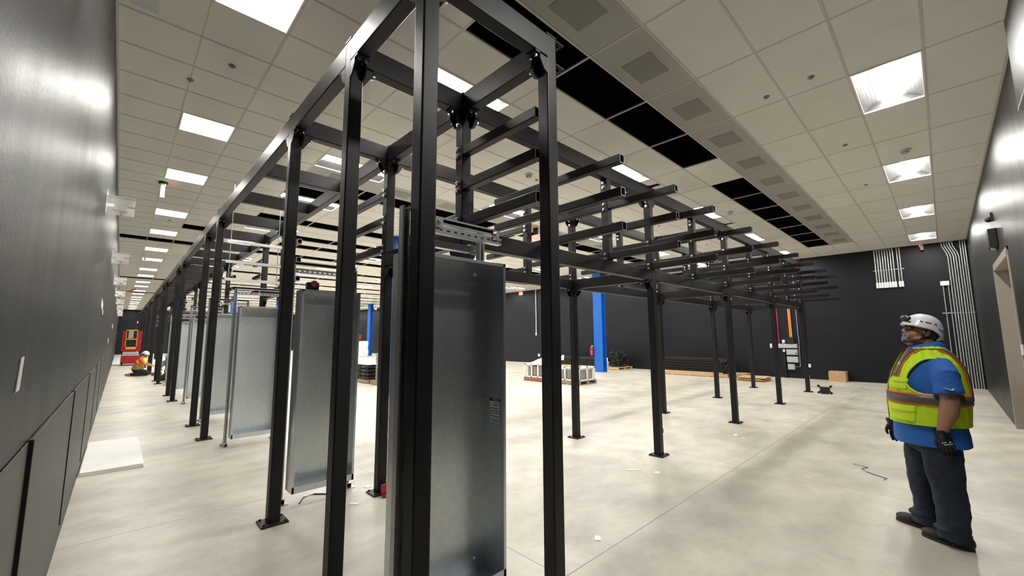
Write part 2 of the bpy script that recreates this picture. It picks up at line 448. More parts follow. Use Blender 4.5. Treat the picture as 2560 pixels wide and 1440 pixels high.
def gusset_mesh(dirs):
    def fn(bm):   # chamfered plate pairs in the corner under each beam that meets the column
        for d in dirs:
            ax, s = d[1], (1 if d[0] == '+' else -1)
            def P(u, v, z): return (s*u, v, z) if ax == 'x' else (v, s*u, z)
            pts = [(.045, 0), (.125, 0), (.125, -.045), (.085, -.11), (.045, -.13)]
            for v0 in (-.05, .038):
                A = [P(u, v0, z) for u, z in pts]; dv = (0, .012, 0) if ax == 'x' else (.012, 0, 0)
                extrude_poly(bm, A, dv)
            q0, q1 = (.045, .17) if s > 0 else (-.17, -.045)
            if ax == 'x': box(bm, q0, q1, -.05, .05, -.012, 0)
            else: box(bm, -.05, .05, q0, q1, -.012, 0)
            for q in (.09, .145):
                for r in (-.024, .024):
                    c = P(q, r, 0); cyl(bm, (c[0], c[1], -.032), (c[0], c[1], -.008), .011, n=6, mi=1)
    return fn
def add_gusset(parent, x, y, z, dirs):
    return ob('gusset', cached(('gusset', tuple(dirs)), gusset_mesh(dirs), None), ['steel', 'zinc'], parent, (x, y, z))
def add_cap(parent, x, y, z=ZT, ax='y'):
    def fn(bm):
        box(bm, -.004, .104, -.004, .104, 0, .012, 0, .002)
        if 'y' in ax: box(bm, .008, .092, -.14, .24, 0, .007)
        if 'n' in ax: box(bm, .008, .092, 0, .24, 0, .007)
        if 'c' in ax:
            for z in (0, -.19): box(bm, .096, .20, .008, .092, z, z+.009)
            for z in (-.012, -.202): cyl(bm, (.165, .05, z-.01), (.165, .05, z+.014), .012, n=6)
        if 'x' in ax: box(bm, -.14, .24, .008, .092, 0, .007)
    return ob('cap_plate', cached(('cap_plate', ax), fn, None), 'steel', parent, (x, y, z))
def add_hanger(parent, x, y):
    o = ob('hanging_post', cached(('hanging_post', 1), lambda bm: tube(bm, 'z', ZL1+.002, ZB-.002, .05, .05, W, W, .009)), ['steel', 'steelin'], parent, (x, y, 0))
    def bpf(bm):
        box(bm, -.006, 0, .012, .088, -.115, .01)
        for z in (-.02, -.085): 
            cyl(bm, (-.020, .05, z), (-.003, .05, z), .018, n=6, mi=1); cyl(bm, (-.03, .05, z), (-.018, .05, z), .010, n=8, mi=1)
    for zt in (3.35, 3.03, 2.70):
        ob('bolted_plate', cached(('bolted_plate', 1), bpf, None), ['steel', 'zinc'], o, (0, 0, zt))
    ob('bolted_plate', cached(('bolted_plate', 1), bpf, None), ['steel', 'zinc'], o, (0, 0, 3.64))
    return o
def add_arm(parent, x, y, zt, s, L=.88):
    me = cached(('arm', s, L), lambda bm: tube(bm, 'y', 0, s*L, 0, 0, .075, .085, .009, t=.007, mi_rim=2))
    return ob('arm', me, ['steel', 'steelin', 'rawedge'], parent, (x+.045, y, zt-.0425))
LEV = (3.35, 3.03, 2.70)
# --- frame along the left aisle
lad = thing('steel_framework', 'long black steel post-and-beam frame running down the left aisle to the far end', 'steel frame', (0, 0, 0), 0)
podY = [2.83+5.63*k for k in range(9)]
oy = [1.81]; iy = [1.81]
for y in podY: oy += [y, y+1.43]; iy += [y, y+1.43]
for y in oy:
    add_column(lad, 1.07, y, ZT, 'column'); add_cap(lad, 1.07, y, ZT, 'n' if y < 2 else 'y')
    add_gusset(lad, 1.12, y+.05, ZB-.001, ['+y', '+x'] if y < 2 else ['-y', '+y', '+x'])
for y in iy:
    add_cap(lad, 2.09, y, ZT, 'nc' if y < 2 else 'y')
    if y < 2: add_column(lad, 2.09, y, ZT); add_gusset(lad, 2.14, y+.05, ZB-.001, ['-x', '+y'])
for a, b in zip(oy, oy[1:]):
    add_beam(lad, 'y', a+W, b, 1.12, (ZT+ZB)/2, 'outer_rail')
for a, b in zip(iy, iy[1:]):
    add_beam(lad, 'y', a+W, b, 2.14, (ZT+ZB)/2, 'inner_rail')
for k, y in enumerate(podY):
    for q, yy in enumerate((y, y+1.43)):
        add_beam(lad, 'x', 1.17, 2.09, yy+.05, (ZT+ZB)/2, 'rung')
        add_column(lad, 2.09, yy, ZL1); add_hanger(lad, 2.09, yy); add_gusset(lad, 2.14, yy+.05, ZL0-.001, ['+y' if q == 0 else '-y']+(['+x'] if k == 0 else []))
        add_gusset(lad, 2.14, yy+.05, ZB-.001, ['-x', '-y', '+y']+(['+x'] if k == 0 else []))
        for zt in LEV:
            if k < 6:
                if q == 0 or k > 0: add_arm(lad, 2.09, yy-.002, zt, -1) if q == 0 else None
                if q == 1: add_arm(lad, 2.09, yy+W+.002, zt, 1)
                elif k == 0 and zt < 2.8: add_arm(lad, 2.09, yy+W+.002, zt, 1, .60)
    add_beam(lad, 'y', y+W, y+1.43, 2.14, (ZL0+ZL1)/2, 'lower_beam', W, ZL1-ZL0)
    for yy in (y+2.85, y+4.23): add_beam(lad, 'x', 1.17, 2.09, yy+.05, (ZT+ZB)/2, 'rung')
    if k == 0: continue
add_beam(lad, 'x', 1.17, 2.09, 1.86, (ZT+ZB)/2, 'rung')
# --- long frame crossing the hall to the right
fr = thing('steel_framework', 'long black steel frame with projecting arms, crossing the hall towards the far wall', 'steel frame', (0, 0, 0), 0)
HX = [3.25, 4.39, 5.5, 7.03, 8.55, 10.05, 11.6, 13.1, 14.6]
CX = [5.5, 8.55, 11.6, 14.6]
for rw, y in enumerate((2.83, 4.26)):
    xs = [2.09]+CX
    for a, b in zip(xs, xs[1:]):
        add_beam(fr, 'x', a+W+.001, b, y+.05, (ZT+ZB)/2, 'top_beam')
        add_beam(fr, 'x', a+W+.001, b, y+.05, (ZL0+ZL1)/2, 'lower_beam', W, ZL1-ZL0)
    for x in CX:
        add_column(fr, x, y, ZL1); add_gusset(fr, x+.05, y+.05, ZL0-.001, ['-x', '+x', '+y' if rw == 0 else '-y']); add_cap(fr, x, y, ZT, 'xy')
        ob('splice_post', cached(('splice_post', 1), lambda bm: tube(bm, 'z', ZB, ZT, .05, .05, W, W, .009)), ['steel', 'steelin'], fr, (x, y, 0))
    for x in HX:
        add_hanger(fr, x, y)
        if x in CX: add_gusset(fr, x+.05, y+.05, ZB-.001, ['-x', '+x', '+y' if rw == 0 else '-y'])
        for zt in LEV:
            if rw == 0: add_arm(fr, x, y-.002, zt, -1); add_arm(fr, x, y+W+.002, zt, 1, .80)
            else: add_arm(fr, x, y+W+.002, zt, 1)
for x in CX:
    add_beam(fr, 'y', 2.93, 4.26, x+.05, (ZT+ZB)/2, 'cross_beam'); add_beam(fr, 'y', 2.93, 4.26, x+.05, (ZL0+ZL1)/2, 'lower_cross_beam', W, ZL1-ZL0)
# paper tags stuck to columns of the long frame
tagpaper = [(5.607, 2.86, .30), (8.657, 2.86, .32), (11.707, 2.86, .30), (14.707, 2.86, .40), (5.607, 2.86, 2.33), (8.657, 2.86, 2.33)]
for k, (x, y, z) in enumerate(tagpaper):
    part('paper_tag', lambda bm: box(bm, x-.008, x-.002, y-.008-.03, y+.04, z, z+.06), 'tape', fr)
# ================================================================= galvanised enclosures and strut stands
def enclosure(x0, x1, yf, d, z0, z1, label, lab=False):
    w_ = x1-x0; h = z1-z0; t = thing('electrical_enclosure', label, 'metal enclosure', (x0, yf, z0), 0, None)
    T = .004
    part('back_panel', lambda bm: (box(bm, T, w_-T, d-T, d, T, h-T)), 'galv', t)
    part('side_wall', lambda bm: (box(bm, 0, T, 0, d, 0, h), box(bm, T, .022, -.003, 0, 0, h)), 'galv', t)
    part('side_wall', lambda bm: (box(bm, w_-T, w_, 0, d, 0, h), box(bm, w_-.022, w_-T, -.003, 0, 0, h)), 'galv', t)
    def top(bm):
        rows = [(.045, .060), (.085, .100)]; ys = [-.003]
        for a, b in rows: ys += [a, b]
        ys.append(d-T)
        n = 13; u0 = .22*w_; st = (w_*.70)/n
        for q in range(len(ys)-1):
            if q % 2 == 0: box(bm, T, w_-T, ys[q], ys[q+1], h-T, h)
            else:
                off = st*.5 if q == 3 else 0
                box(bm, T, u0+off, ys[q], ys[q+1], h-T, h)
                for k in range(n-1): box(bm, u0+off+st*k+.022, u0+off+st*(k+1), ys[q], ys[q+1], h-T, h)
                box(bm, u0+off+st*(n-1)+.022, w_-T, ys[q], ys[q+1], h-T, h)
        box(bm, T, w_-T, -.003, 0, h-.02, h-T)
    part('top_plate', top, 'galv', t)
    part('bottom_plate', lambda bm: (box(bm, T, w_-T, 0, d-T, 0, T), box(bm, T, w_-T, -.003, 0, 0, .06)), 'galv', t)
    for u in (.16, w_-.11):
        for z in (.09, h-.06):
            def bf(bm):
                cyl(bm, (u, d-T-.014, z), (u, d-T+.001, z), .013, n=6); cyl(bm, (u, d-T-.024, z), (u, d-T-.013, z), .007, n=8)
            part('bolt', bf, 'zinc', t)
    if lab:
        def pl(bm):
            box(bm, w_-T-.0015, w_-T, .05, .15, .87+.02, 1.03+.02, 0)
            box(bm, w_-T-.0022, w_-T-.001, .052, .148, .872+.02, 1.012+.02, 1)
            for q, (a, b_, zz) in enumerate([(.06, .10, 1.018), (.06, .12, 1.004), (.058, .14, .985), (.058, .142, .97), (.058, .10, .955), (.11, .142, .955), (.058, .142, .935), (.06, .09, .92), (.10, .135, .915), (.06, .12, .905)]):
                box(bm, w_-T-.0026, w_-T-.002, a, b_, zz, zz+.004, 2)
        p = part('rating_label', pl, ['black', 'tape', 'black'], t); p['label'] = 'black and silver rating label'
        c = bpy.data.curves.new('txt', 'FONT'); c.body = 'SIEMENS'; c.size = .017; c.extrude = .0003; c.align_x = 'CENTER'
        tmp = bpy.data.objects.new('tmp', c); COL.objects.link(tmp); dg = bpy.context.evaluated_depsgraph_get()
        me = bpy.data.meshes.new_from_object(tmp.evaluated_get(dg)); bpy.data.objects.remove(tmp)
        o = ob('lettering', me, 'tape', p); o.location = (w_-T-.0025, .092, 1.036); o.rotation_euler = (R_(90), 0, R_(-90))
    return t
enclosure(1.10, 1.80, 1.95, .19, .20, 2.12, 'tall galvanised open-front enclosure between the two nearest black posts, with a rating label', True)
ENC = [(4.49, 'tall galvanised enclosure behind the second black post, dark bolt near its lower left'),
       (7.50, 'galvanised enclosure left of the third black post, its strut leg standing at its left'),
       (10.12, 'galvanised enclosure fourth back along the left aisle frame'),
       (13.14, 'galvanised enclosure fifth back along the left aisle frame'),
       (15.75, 'galvanised enclosure sixth back, farthest seen along the left aisle frame')]
for yf, lb in ENC: enclosure(1.315, 1.925, yf, .2, .14, 2.14, lb)
def leg_fn(h):
    def fn(bm):   # open strut channel: three walls and lips
        box(bm, -.021, .021, .018, .021, .05, h); box(bm, -.021, -.018, -.021, .018, .05, h); box(bm, .018, .021, -.021, .018, .05, h)
        box(bm, -.018, -.010, -.021, -.018, .05, h); box(bm, .010, .018, -.021, -.018, .05, h)
    return fn
def foot_fn(bm):
    tube(bm, 'y', -.075, .075, 0, .026, .05, .05, .004, t=.004); box(bm, -.055, .055, -.10, -.05, 0, .006); box(bm, -.055, .055, .05, .12, 0, .006)
    extrude_poly(bm, [(-.023, .03, .05), (-.023, .10, .005), (-.023, .03, .005)], (.006, 0, 0))
    cyl(bm, (.035, .09, .004), (.035, .09, .022), .012, n=6); cyl(bm, (-.035, .09, .004), (-.035, .09, .022), .012, n=6)
def chan_x(L, mode=0):
    """horizontal strut along x: 0 = slotted face to the front, 1 = open face to the front, 2 = plain face"""
    def fn(bm):
        box(bm, 0, L, -.021, .021, .018, .021); box(bm, 0, L, -.021, .021, -.021, -.018)
        if mode == 1:
            box(bm, 0, L, .018, .021, -.018, .018, 1); box(bm, 0, L, -.021, -.018, .010, .018); box(bm, 0, L, -.021, -.018, -.018, -.010)
        elif mode == 2: box(bm, 0, L, -.021, -.018, -.018, .018)
        else:
            box(bm, 0, L, -.021, -.018, .006, .018); box(bm, 0, L, -.021, -.018, -.018, -.006)
            n = int(L/.05)
            for q in range(n): box(bm, q*L/n, q*L/n+.028, -.021, -.018, -.006, .006)
    return fn
def stand(y, label, h=2.42, x0=1.285, x1=1.955, tops=True):
    t = thing('strut_stand', label, 'strut stand', (0, y, 0), 0, None)
    for x in (x0, x1):
        l = part('leg', leg_fn(h), 'strut', t, (x, 0, 0)); part('foot', foot_fn, ['strut', 'steelin'], l)
    if tops:
        part('top_strut', chan_x(x1-x0+.04, 1), ['strut', 'blackm'], t, (x0-.02, 0, h+.022)); part('cross_strut', chan_x(x1-x0-.044), 'strut', t, (x0+.022, 0, h-.06))
    return t
for y, lb in [(4.745, 'galvanised strut stand behind the enclosure by the second black post'), (7.745, 'galvanised strut stand with its left foot in front of the third black post'),
              (10.365, 'galvanised strut stand fourth back along the left aisle'), (13.385, 'galvanised strut stand fifth back along the left aisle'),
              (15.995, 'galvanised strut stand sixth back along the left aisle'), (19.05, 'empty galvanised strut stand near the kneeling worker')]:
    st_ = stand(y, lb)
    if y > 18: part('cross_strut', chan_x(.626), 'strut', st_, (1.307, 0, 2.08))
# strut work round the nearest enclosure
t = thing('strut_stand', 'galvanised strut stand with slotted cross rails above the nearest enclosure', 'strut stand', (0, 0, 0))
l1 = part('leg', leg_fn(2.36), 'strut', t, (1.075, 1.975, 0)); part('foot', foot_fn, ['strut', 'steelin'], l1)
l2 = part('leg', leg_fn(2.30), 'strut', t, (1.76, 2.165, 0)); part('foot', foot_fn, ['strut', 'steelin'], l2)
part('top_strut', chan_x(.46, 1), ['strut', 'blackm'], t, (1.27, 1.965, 2.315))
part('slotted_strut', chan_x(.66), 'strut', t, (1.10, 1.965, 2.262))
part('lower_strut', chan_x(.46, 2), 'strut', t, (1.10, 2.03, 2.195))
for x, y, z in ((1.275, 1.965, 2.30), (1.705, 1.965, 2.295), (1.575, 2.03, 2.19)):
    def br(bm):
        box(bm, x-.025, x+.025, y-.03, y-.024, z-.028, z+.038); box(bm, x-.025, x+.025, y-.03, y+.02, z+.034, z+.038)
        cyl(bm, (x, y-.042, z+.008), (x, y-.022, z+.008), .013, n=6)
    part('bracket', br, 'zinc', t)
# hanging trapeze of struts on threaded rods
t = thing('strut_trapeze', 'three white-grey strut rails hung on threaded rods inside the left aisle frame', 'hanging strut', (0, 7.83, 0))
for z in (3.20, 2.87, 2.58): part('rail', chan_x(.80, 2), 'tape', t, (1.13, 0, z))
for x in (1.18, 1.87):
    part('rod', lambda bm: cyl(bm, (x, 0, 2.50), (x, 0, ZT+.3), .006, n=8), 'strut', t)
t = thing('clamp_coil', 'small black clamp with a reddish face on top of the second enclosure', 'clamp', (1.46, 4.62, 2.142))
part('base', lambda bm: box(bm, -.07, .05, -.03, .03, 0, .09, 0, .005), 'black', t); part('ring', lambda bm: cyl(bm, (0, -.036, .075), (0, .02, .075), .035, n=16), 'maroon', t)
t = thing('cable_drum', 'small blue coil resting on the strut stand by the third enclosure', 'coil', (1.93, 7.62, 2.142))
part('drum', lambda bm: cyl(bm, (0, -.04, .07), (0, .04, .07), .07, n=16), 'black', t); part('band', lambda bm: cyl(bm, (0, -.03, .07), (0, .03, .07), .074, n=16), 'blue', t)

# ================================================================= left wall
for k, y in enumerate([2.86, 7.2, 12.0, 16.8, 21.6, 26.4, 31.2, 36., 40.8]):
    t = thing('wall_bracket', 'galvanised bracket standing out high on the left wall, %s from the camera' % ORD[k], 'wall bracket', (XL, y, 3.35 if k else 3.58), 0, 'brackets high on the left wall')
    part('arm_plate', lambda bm: (box(bm, 0, .27, -.004, 0, .01, .11), box(bm, 0, .27, -.04, 0, .106, .11)), 'white', t)
    part('lower_plate', lambda bm: (box(bm, 0, .13, .03, .034, -.12, -.02), box(bm, .155, .27, .03, .034, -.12, -.015)), 'white', t)
    part('wall_flange', lambda bm: (box(bm, 0, .004, -.15, .06, -.13, .14), box(bm, .0, .012, -.005, .005, .1, .2), box(bm, .07, .2, 0, .03, -.06, .05)), 'white', t)
def tape(y0, y1, z0, z1, lb, sk=.0):
    def fn(bm): extrude_poly(bm, [(XL+.001, y0, z0), (XL+.001, y1, z0+sk), (XL+.001, y1+.02, z1+sk), (XL+.001, y0+.03, z1)], (.003, 0, 0))
    tag(part('tape_strip', fn, 'tape'), lb, 'tape')
tape(2.285, 2.355, 1.46, 1.58, 'white tape strip on the near black left wall', .004)
tape(9.1, 9.9, 2.16, 2.28, 'white tape piece high on the left wall below the second bracket', -.05)
tape(10.1, 10.4, 2.07, 2.14, 'small white tape scrap below and right of the larger tape on left wall')
tape(17.4, 18.0, 1.5, 1.66, 'small white tape mark low on the left wall far down the aisle')
tape(22.5, 24.0, 2.05, 2.22, 'white tape mark on the left wall beside the far brackets')
tag(part('steel_plate', lambda bm: box(bm, XL+.02, .10, 36, 50, 0, .02), 'galv'), 'long grey sheet lying along the left wall near the lift', 'metal sheet')
for k in range(2):
    tag(part('foam_board', lambda bm: box(bm, XL+.02+.008*k, .352-.006*k, 7.28+.01*k, 9.33-.012*k, .022*k+.001, .022*k+.022, 0, .003), 'foam'),
        ['white board sheet lying flat on the floor by the left wall, lower of two', 'white board sheet on the floor by the left wall, upper of two'][k], 'board', 'white boards on the floor')
# ================================================================= ceiling devices
t = thing('aisle_sensor', 'white ceiling sensor with green light hanging over the left aisle', 'sensor', (.37, 10.02, ZC))
part('base', lambda bm: cyl(bm, (0, 0, -.03), (0, 0, 0), .07, n=16), 'black', t)
part('body', lambda bm: tube(bm, 'z', -.30, -.02, 0, 0, .07, .07, .01), 'white', t)
part('indicator', lambda bm: box(bm, -.025, .025, -.045, -.034, -.30, -.26), 'green', t)
part('beacon', lambda bm: box(bm, .034, .04, -.02, .02, -.06, -.03), 'redled', t)
t = thing('aisle_sensor', 'white ceiling sensor farther down the left aisle, beyond the fifth square light', 'sensor', (.42, 19.2, ZC))
part('body', lambda bm: tube(bm, 'z', -.26, 0, 0, 0, .07, .07, .01), 'white', t)
SPR = [(.66, 5.11), (.36, 5.73), (5.61, 1.27), (5.54, .80), (7.99, .81), (10.48, .81), (5.51, 5.09), (13.72, 5.11), (10.35, 5.07), (.68, 13.19)]
for k, (x, y) in enumerate(SPR):
    t = thing('sprinkler_head', ('small ceiling sprinkler above the left aisle, %s from the camera' % ORD[[0, 1, 9].index(k)] if k in (0, 1, 9) else 'small ceiling sprinkler, %s of those right of the steel frame' % ORD[k-2]), 'sprinkler', (x, y, ZC), 0, 'ceiling sprinklers')
    part('escutcheon', lambda bm: cyl(bm, (0, 0, -.006), (0, 0, .0), .033, n=16), 'grilled', t)
    part('head', lambda bm: (cyl(bm, (0, 0, -.022), (0, 0, -.005), .008, n=8), cyl(bm, (0, 0, -.025), (0, 0, -.021), .014, n=12)), 'lgrey', t)
for (x, y, lb) in [(5.22, 5.02, 'round ceiling smoke detector above the middle of the steel frame'), (10.4, 3.3, 'round ceiling smoke detector beyond the middle of the long frame'), (8.93, .18, 'flat round ceiling device between the first two lights along the right wall')]:
    t = thing('smoke_detector', lb, 'smoke detector', (x, y, ZC))
    part('base', lambda bm: cyl(bm, (0, 0, -.02), (0, 0, 0), .075, n=24), 'white', t)
    part('sensor', lambda bm: cyl(bm, (0, 0, -.055), (0, 0, -.018), .045, .055, n=24), 'lgrey', t)
def text_mesh(s, size, ext=.004):
    c = bpy.data.curves.new('txt', 'FONT'); c.body = s; c.size = size; c.extrude = ext; c.align_x = 'CENTER'; c.align_y = 'CENTER'
    tmp = bpy.data.objects.new('tmp', c); COL.objects.link(tmp); dg = bpy.context.evaluated_depsgraph_get()
    me = bpy.data.meshes.new_from_object(tmp.evaluated_get(dg)); bpy.data.objects.remove(tmp); return me
def exit_sign(x, y, z, face, lb, stem=True):
    rz = {'-x': -90, '-y': 0}[face]
    t = thing('exit_sign', lb, 'exit sign', (x, y, z), R_(rz))
    part('housing', lambda bm: box(bm, -.16, .16, -.02, .02, -.10, .10, 0, .004), 'exitw', t)
    o = ob('lettering', text_mesh('EXIT', .17), 'exitred', t, (0, -.024, 0)); o.rotation_euler = (R_(90), 0, 0)
    if stem: part('canopy', lambda bm: box(bm, -.07, .07, -.03, .03, .10, ZC-z), 'black', t)
exit_sign(8.05, 7.50, 4.31, '-x', 'red lit exit sign hung from the ceiling behind the frame')
exit_sign(18.93, 19.02, 4.45, '-x', 'red exit sign at the top of the far wall', False)
exit_sign(17.6, 37.5, 4.35, '-x', 'red exit sign far off between the first two black posts')
exit_sign(1.35, YE-.05, 3.3, '-y', 'red exit sign on the end wall above the lift', False)
# ================================================================= blue columns
def blue_column(x, y, lb):
    t = thing('blue_column', lb, 'column', (x, y, 0), 0, 'blue steel columns')
    part('shaft', lambda bm: (box(bm, -.15, -.13, -.235, .235, .012, ZC), box(bm, .13, .15, -.235, .235, .012, ZC), box(bm, -.13, .13, -.01, .01, .012, ZC)), 'blue', t)
    part('base_plate', lambda bm: box(bm, -.2, .2, -.27, .27, 0, .012), 'lgrey', t)
blue_column(16.1, 11.01, 'bright blue H-section column with a fire extinguisher, in front of the far wall')
blue_column(5.8, 11.05, 'blue column top seen right of the inner black post')
blue_column(16.1, 35.3, 'blue column far off between the first two black posts')
blue_column(5.8, 23.2, 'pale blue column glimpsed above the third enclosure'); blue_column(5.8, 35.3, 'farthest pale blue column glimpsed beside the trapeze')
def extinguisher(x, y, z, lb, s=1.):
    t = thing('fire_extinguisher', lb, 'fire extinguisher', (x, y, z))
    part('cylinder', lambda bm: (cyl(bm, (0, 0, 0), (0, 0, .36*s), .075*s, n=20), ball(bm, (0, 0, .36*s), .075*s, (1, 1, .6))), 'red', t, smooth=40)
    part('valve', lambda bm: (cyl(bm, (0, 0, .40*s), (0, 0, .46*s), .02*s), box(bm, -.015, .015, -.09*s, .03*s, .455*s, .475*s), box(bm, -.015, .015, -.09*s, .03*s, .43*s, .44*s)), 'zinc', t)
    part('hose', lambda bm: polytube(bm, [(0, .03, .44*s), (0, .10*s, .36*s), (0, .085*s, .1*s)], .009), 'black', t)
    part('label_patch', lambda bm: extrude_poly(bm, [(-.0772*s*math.cos(a), .0772*s*math.sin(a), zz) for a, zz in ((-.5, .08*s), (.45, .08*s), (.45, .27*s), (-.5, .27*s))], (.01, 0, 0)), 'white', t)
extinguisher(15.9, 11.33, .74, 'red fire extinguisher hanging on the blue column')
extinguisher(15.84, 35.3, .6, 'red fire extinguisher on the distant blue column')
# ================================================================= far wall services
FW = XF
def conduit(pts, r, m, lb, grp, cat='conduit', box_end=None):
    t = thing('conduit', lb, cat, (0, 0, 0), 0, grp)
    part('pipe', lambda bm: polytube(bm, pts, r, 10), m, t, smooth=50)
    if box_end: part('junction_box', lambda bm: box(bm, pts[-1][0]-.04, pts[-1][0]+.04, pts[-1][1]-.03, pts[-1][1]+.03, pts[-1][2]-.02, pts[-1][2]+.17, 0, .006), 'white', t)
    return t
ys1 = [1.455, 1.385, 1.318, 1.25, 1.185, 1.118, 1.05, .985, .88, .815]
for k, y in enumerate(ys1):
    conduit([(FW-.05, y, ZC-.02), (FW-.05, y, 4.2), (FW-.05, y, 3.26)], .021, 'strut', 'short silver conduit ending in a white box high on far wall, %s from left' % ORD[k], 'ten short conduits high on the far wall', box_end=1)
part_s = tag(part('strut_rail', lambda bm: box(bm, FW-.028, FW, .74, 1.53, 3.84, 3.87), 'strut'), 'short strut rail holding the ten short conduits', 'strut rail')
ys2 = [-.21, -.27, -.33, -.385, -.445]
for k, y in enumerate(ys2):
    y1 = y-.075-.01*0
    conduit([(FW-.05, y+.03, ZC-.02), (FW-.05, y+.02, 4.45), (FW-.05, y-.06, 4.22), (FW-.05, y-.085, 4.1), (FW-.05, y-.085, 2.5), (FW-.05, y-.085, .0)], .02, 'strut', 'full-height silver conduit with an offset bend near the top, %s of five' % ORD[k], 'five bent conduits near the corner')
for k, y in enumerate([-.585, -.64, -.69]):
    conduit([(FW-.05, y, ZC-.02), (FW-.05, y, 2.), (FW-.05, y, 0)], .018, 'strut', 'straight full-height silver conduit beside the room corner, %s of three' % ORD[k], 'three straight conduits in the corner')
tag(part('strut_rail', lambda bm: box(bm, FW-.028, FW, -.73, -.01, 2.30, 2.33), 'strut'), 'long strut rail across the full-height conduits', 'strut rail')
t = thing('pull_box', 'white horizontal pull box with two drop conduits on the far wall', 'junction box', (FW, -.15, 3.26))
part('body', lambda bm: box(bm, -.1, -.002, -.10, .10, -.07, .07, 0, .006), 'white', t)
for y in (-.075, .04): part('drop_pipe', lambda bm: cyl(bm, (-.05, y, -3.25), (-.05, y, -.06), .016, n=10), 'strut', t)
conduit([(FW-.05, 17.68, ZC-.02), (FW-.05, 17.67, 3.), (FW-.05, 17.67, 1.72)], .025, 'white', 'single white conduit drop to a box on the far wall left part', None, box_end=1)
t = thing('ceiling_strobe', 'small strobe hanging at the ceiling edge above the far wall conduits', 'strobe', (FW-.15, .26, 4.48))
part('body', lambda bm: box(bm, -.05, .05, -.04, .04, -.09, .09, 0, .01), 'lgrey', t); part('stem', lambda bm: cyl(bm, (0, 0, .09), (0, 0, ZC-4.48), .015), 'strut', t)
part('beacon', lambda bm: box(bm, -.03, .03, .04, .055, .02, .08), 'exitred', t)
tag(part('wall_outlet', lambda bm: box(bm, FW-.03, FW, 17.42, 17.56, .40, .56, 0, .005), 'white'), 'small white outlet low on the far wall below the single conduit', 'outlet')
def wbox(y0, y1, z0, z1, lb, m='lgrey', d=.15, name='electrical_box', knob=False):
    t = thing(name, lb, 'electrical box', (FW, (y0+y1)/2, z0)); h = z1-z0; q = abs(y1-y0)/2
    part('body', lambda bm: box(bm, -d, 0, -q, q, 0, h, 0, .005), m, t)
    part('cover', lambda bm: box(bm, -d-.006, -d, -q+.012, q-.012, .012, h-.012, 0, .002), m, t)
    if knob: part('latch', lambda bm: box(bm, -d-.02, -d-.005, -q+.03, -q+.06, .03, .08), 'black', t)
wbox(3.94, 4.62, 1.145, 1.305, 'long grey wiring trough on the far wall between two frame columns', d=.12, name='wiring_trough')
wbox(3.94, 4.30, .885, 1.095, 'grey electrical box directly under the wiring trough', knob=True)
wbox(3.94, 4.30, .60, .82, 'middle grey electrical box below the wiring trough')
wbox(4.07, 4.29, .325, .535, 'small darker grey box, lowest under the wiring trough')
wbox(4.34, 4.43, 1.33, 1.46, 'small white box standing on the wiring trough', 'white', .08); wbox(4.36, 4.43, .99, 1.10, 'small white box just under the wiring trough left end', 'white', .08)
wbox(4.02, 4.27, 1.31, 1.57, 'black control box above the wiring trough where orange conduits end', 'black', .14, 'control_box')
wbox(4.80, 4.87, 1.14, 1.31, 'narrow white wall box left of the wiring trough', 'white', .05); wbox(3.57, 3.68, .43, .56, 'white wall outlet right of the electrical boxes', 'white', .04, 'wall_outlet')
for k, y in enumerate((4.15, 4.10)):
    conduit([(FW-.06, y+.03, ZC-.02), (FW-.06, y+.01, 3.), (FW-.06, y, 1.57)], .022, 'orange', 'orange conduit running down to the black control box, %s one' % ('left' if k == 0 else 'right'), 'pair of orange conduits')
conduit([(FW-.05, 4.56, ZC-.02), (FW-.05, 4.54, 2.), (FW-.05, 4.54, 1.305)], .02, 'maroon', 'dark red conduit dropping to the left end of the wiring trough', None)
conduit([(FW-.05, 3.66, ZC-.02), (FW-.05, 3.66, 2.), (FW-.05, 3.66, 1.3)], .02, 'maroon', 'dark red conduit right of the rightmost frame column', None)
conduit([(FW-.05, 3.90, ZC-.02), (FW-.05, 3.89, 1.7), (FW-.05, 3.88, 1.5), (FW-.05, 3.9, .45), (FW-.05, 4.06, .43)], .015, 'strut', 'thin silver conduit bending into the lowest grey electrical box', None)
tag(part('wireway', lambda bm: box(bm, FW-.09, FW, 4.36, 4.44, .0, .98), 'blackm'), 'black vertical wireway running from the electrical boxes to the floor', 'wireway')
# ================================================================= right wall door, horn, light
def dframe(bm):
    y1 = YR+.012
    box(bm, 11.50, 11.57, YR-.30, y1, 0, 2.86); box(bm, 9.19, 9.26, YR-.30, y1, 0, 2.86); box(bm, 9.19, 11.57, YR-.30, y1, 2.79, 2.86)
    box(bm, 11.57, 11.62, YR-.002, y1, 0, 2.91); box(bm, 9.14, 9.19, YR-.002, y1, 0, 2.91); box(bm, 9.14, 11.62, YR-.002, y1, 2.86, 2.91)
dd = struct('door_1', lambda bm: (box(bm, 9.26, 10.375, YR-.33, YR-.285, .01, 2.79), box(bm, 10.385, 11.5, YR-.33, YR-.285, .01, 2.79)), 'door')
f_ = part('door_frame', dframe, 'door', dd)
part('door_closer', lambda bm: (box(bm, 10.9, 11.2, YR-.285, YR-.23, 2.60, 2.68), box(bm, 10.95, 11.42, YR-.24, YR-.22, 2.70, 2.72), cyl(bm, (11.3, YR-.23, 2.66), (11.3, YR-.23, 2.74), .02)), 'strut', dd)
part('door_handle', lambda bm: (box(bm, 10.30, 10.34, YR-.285, YR-.25, .95, 1.15), cyl(bm, (10.32, YR-.25, 1.05), (10.2, YR-.24, 1.05), .012)), 'strut', dd)
t = thing('emergency_light', 'black emergency light box on the right wall above the door', 'emergency light', (10.45, YR, 3.07))
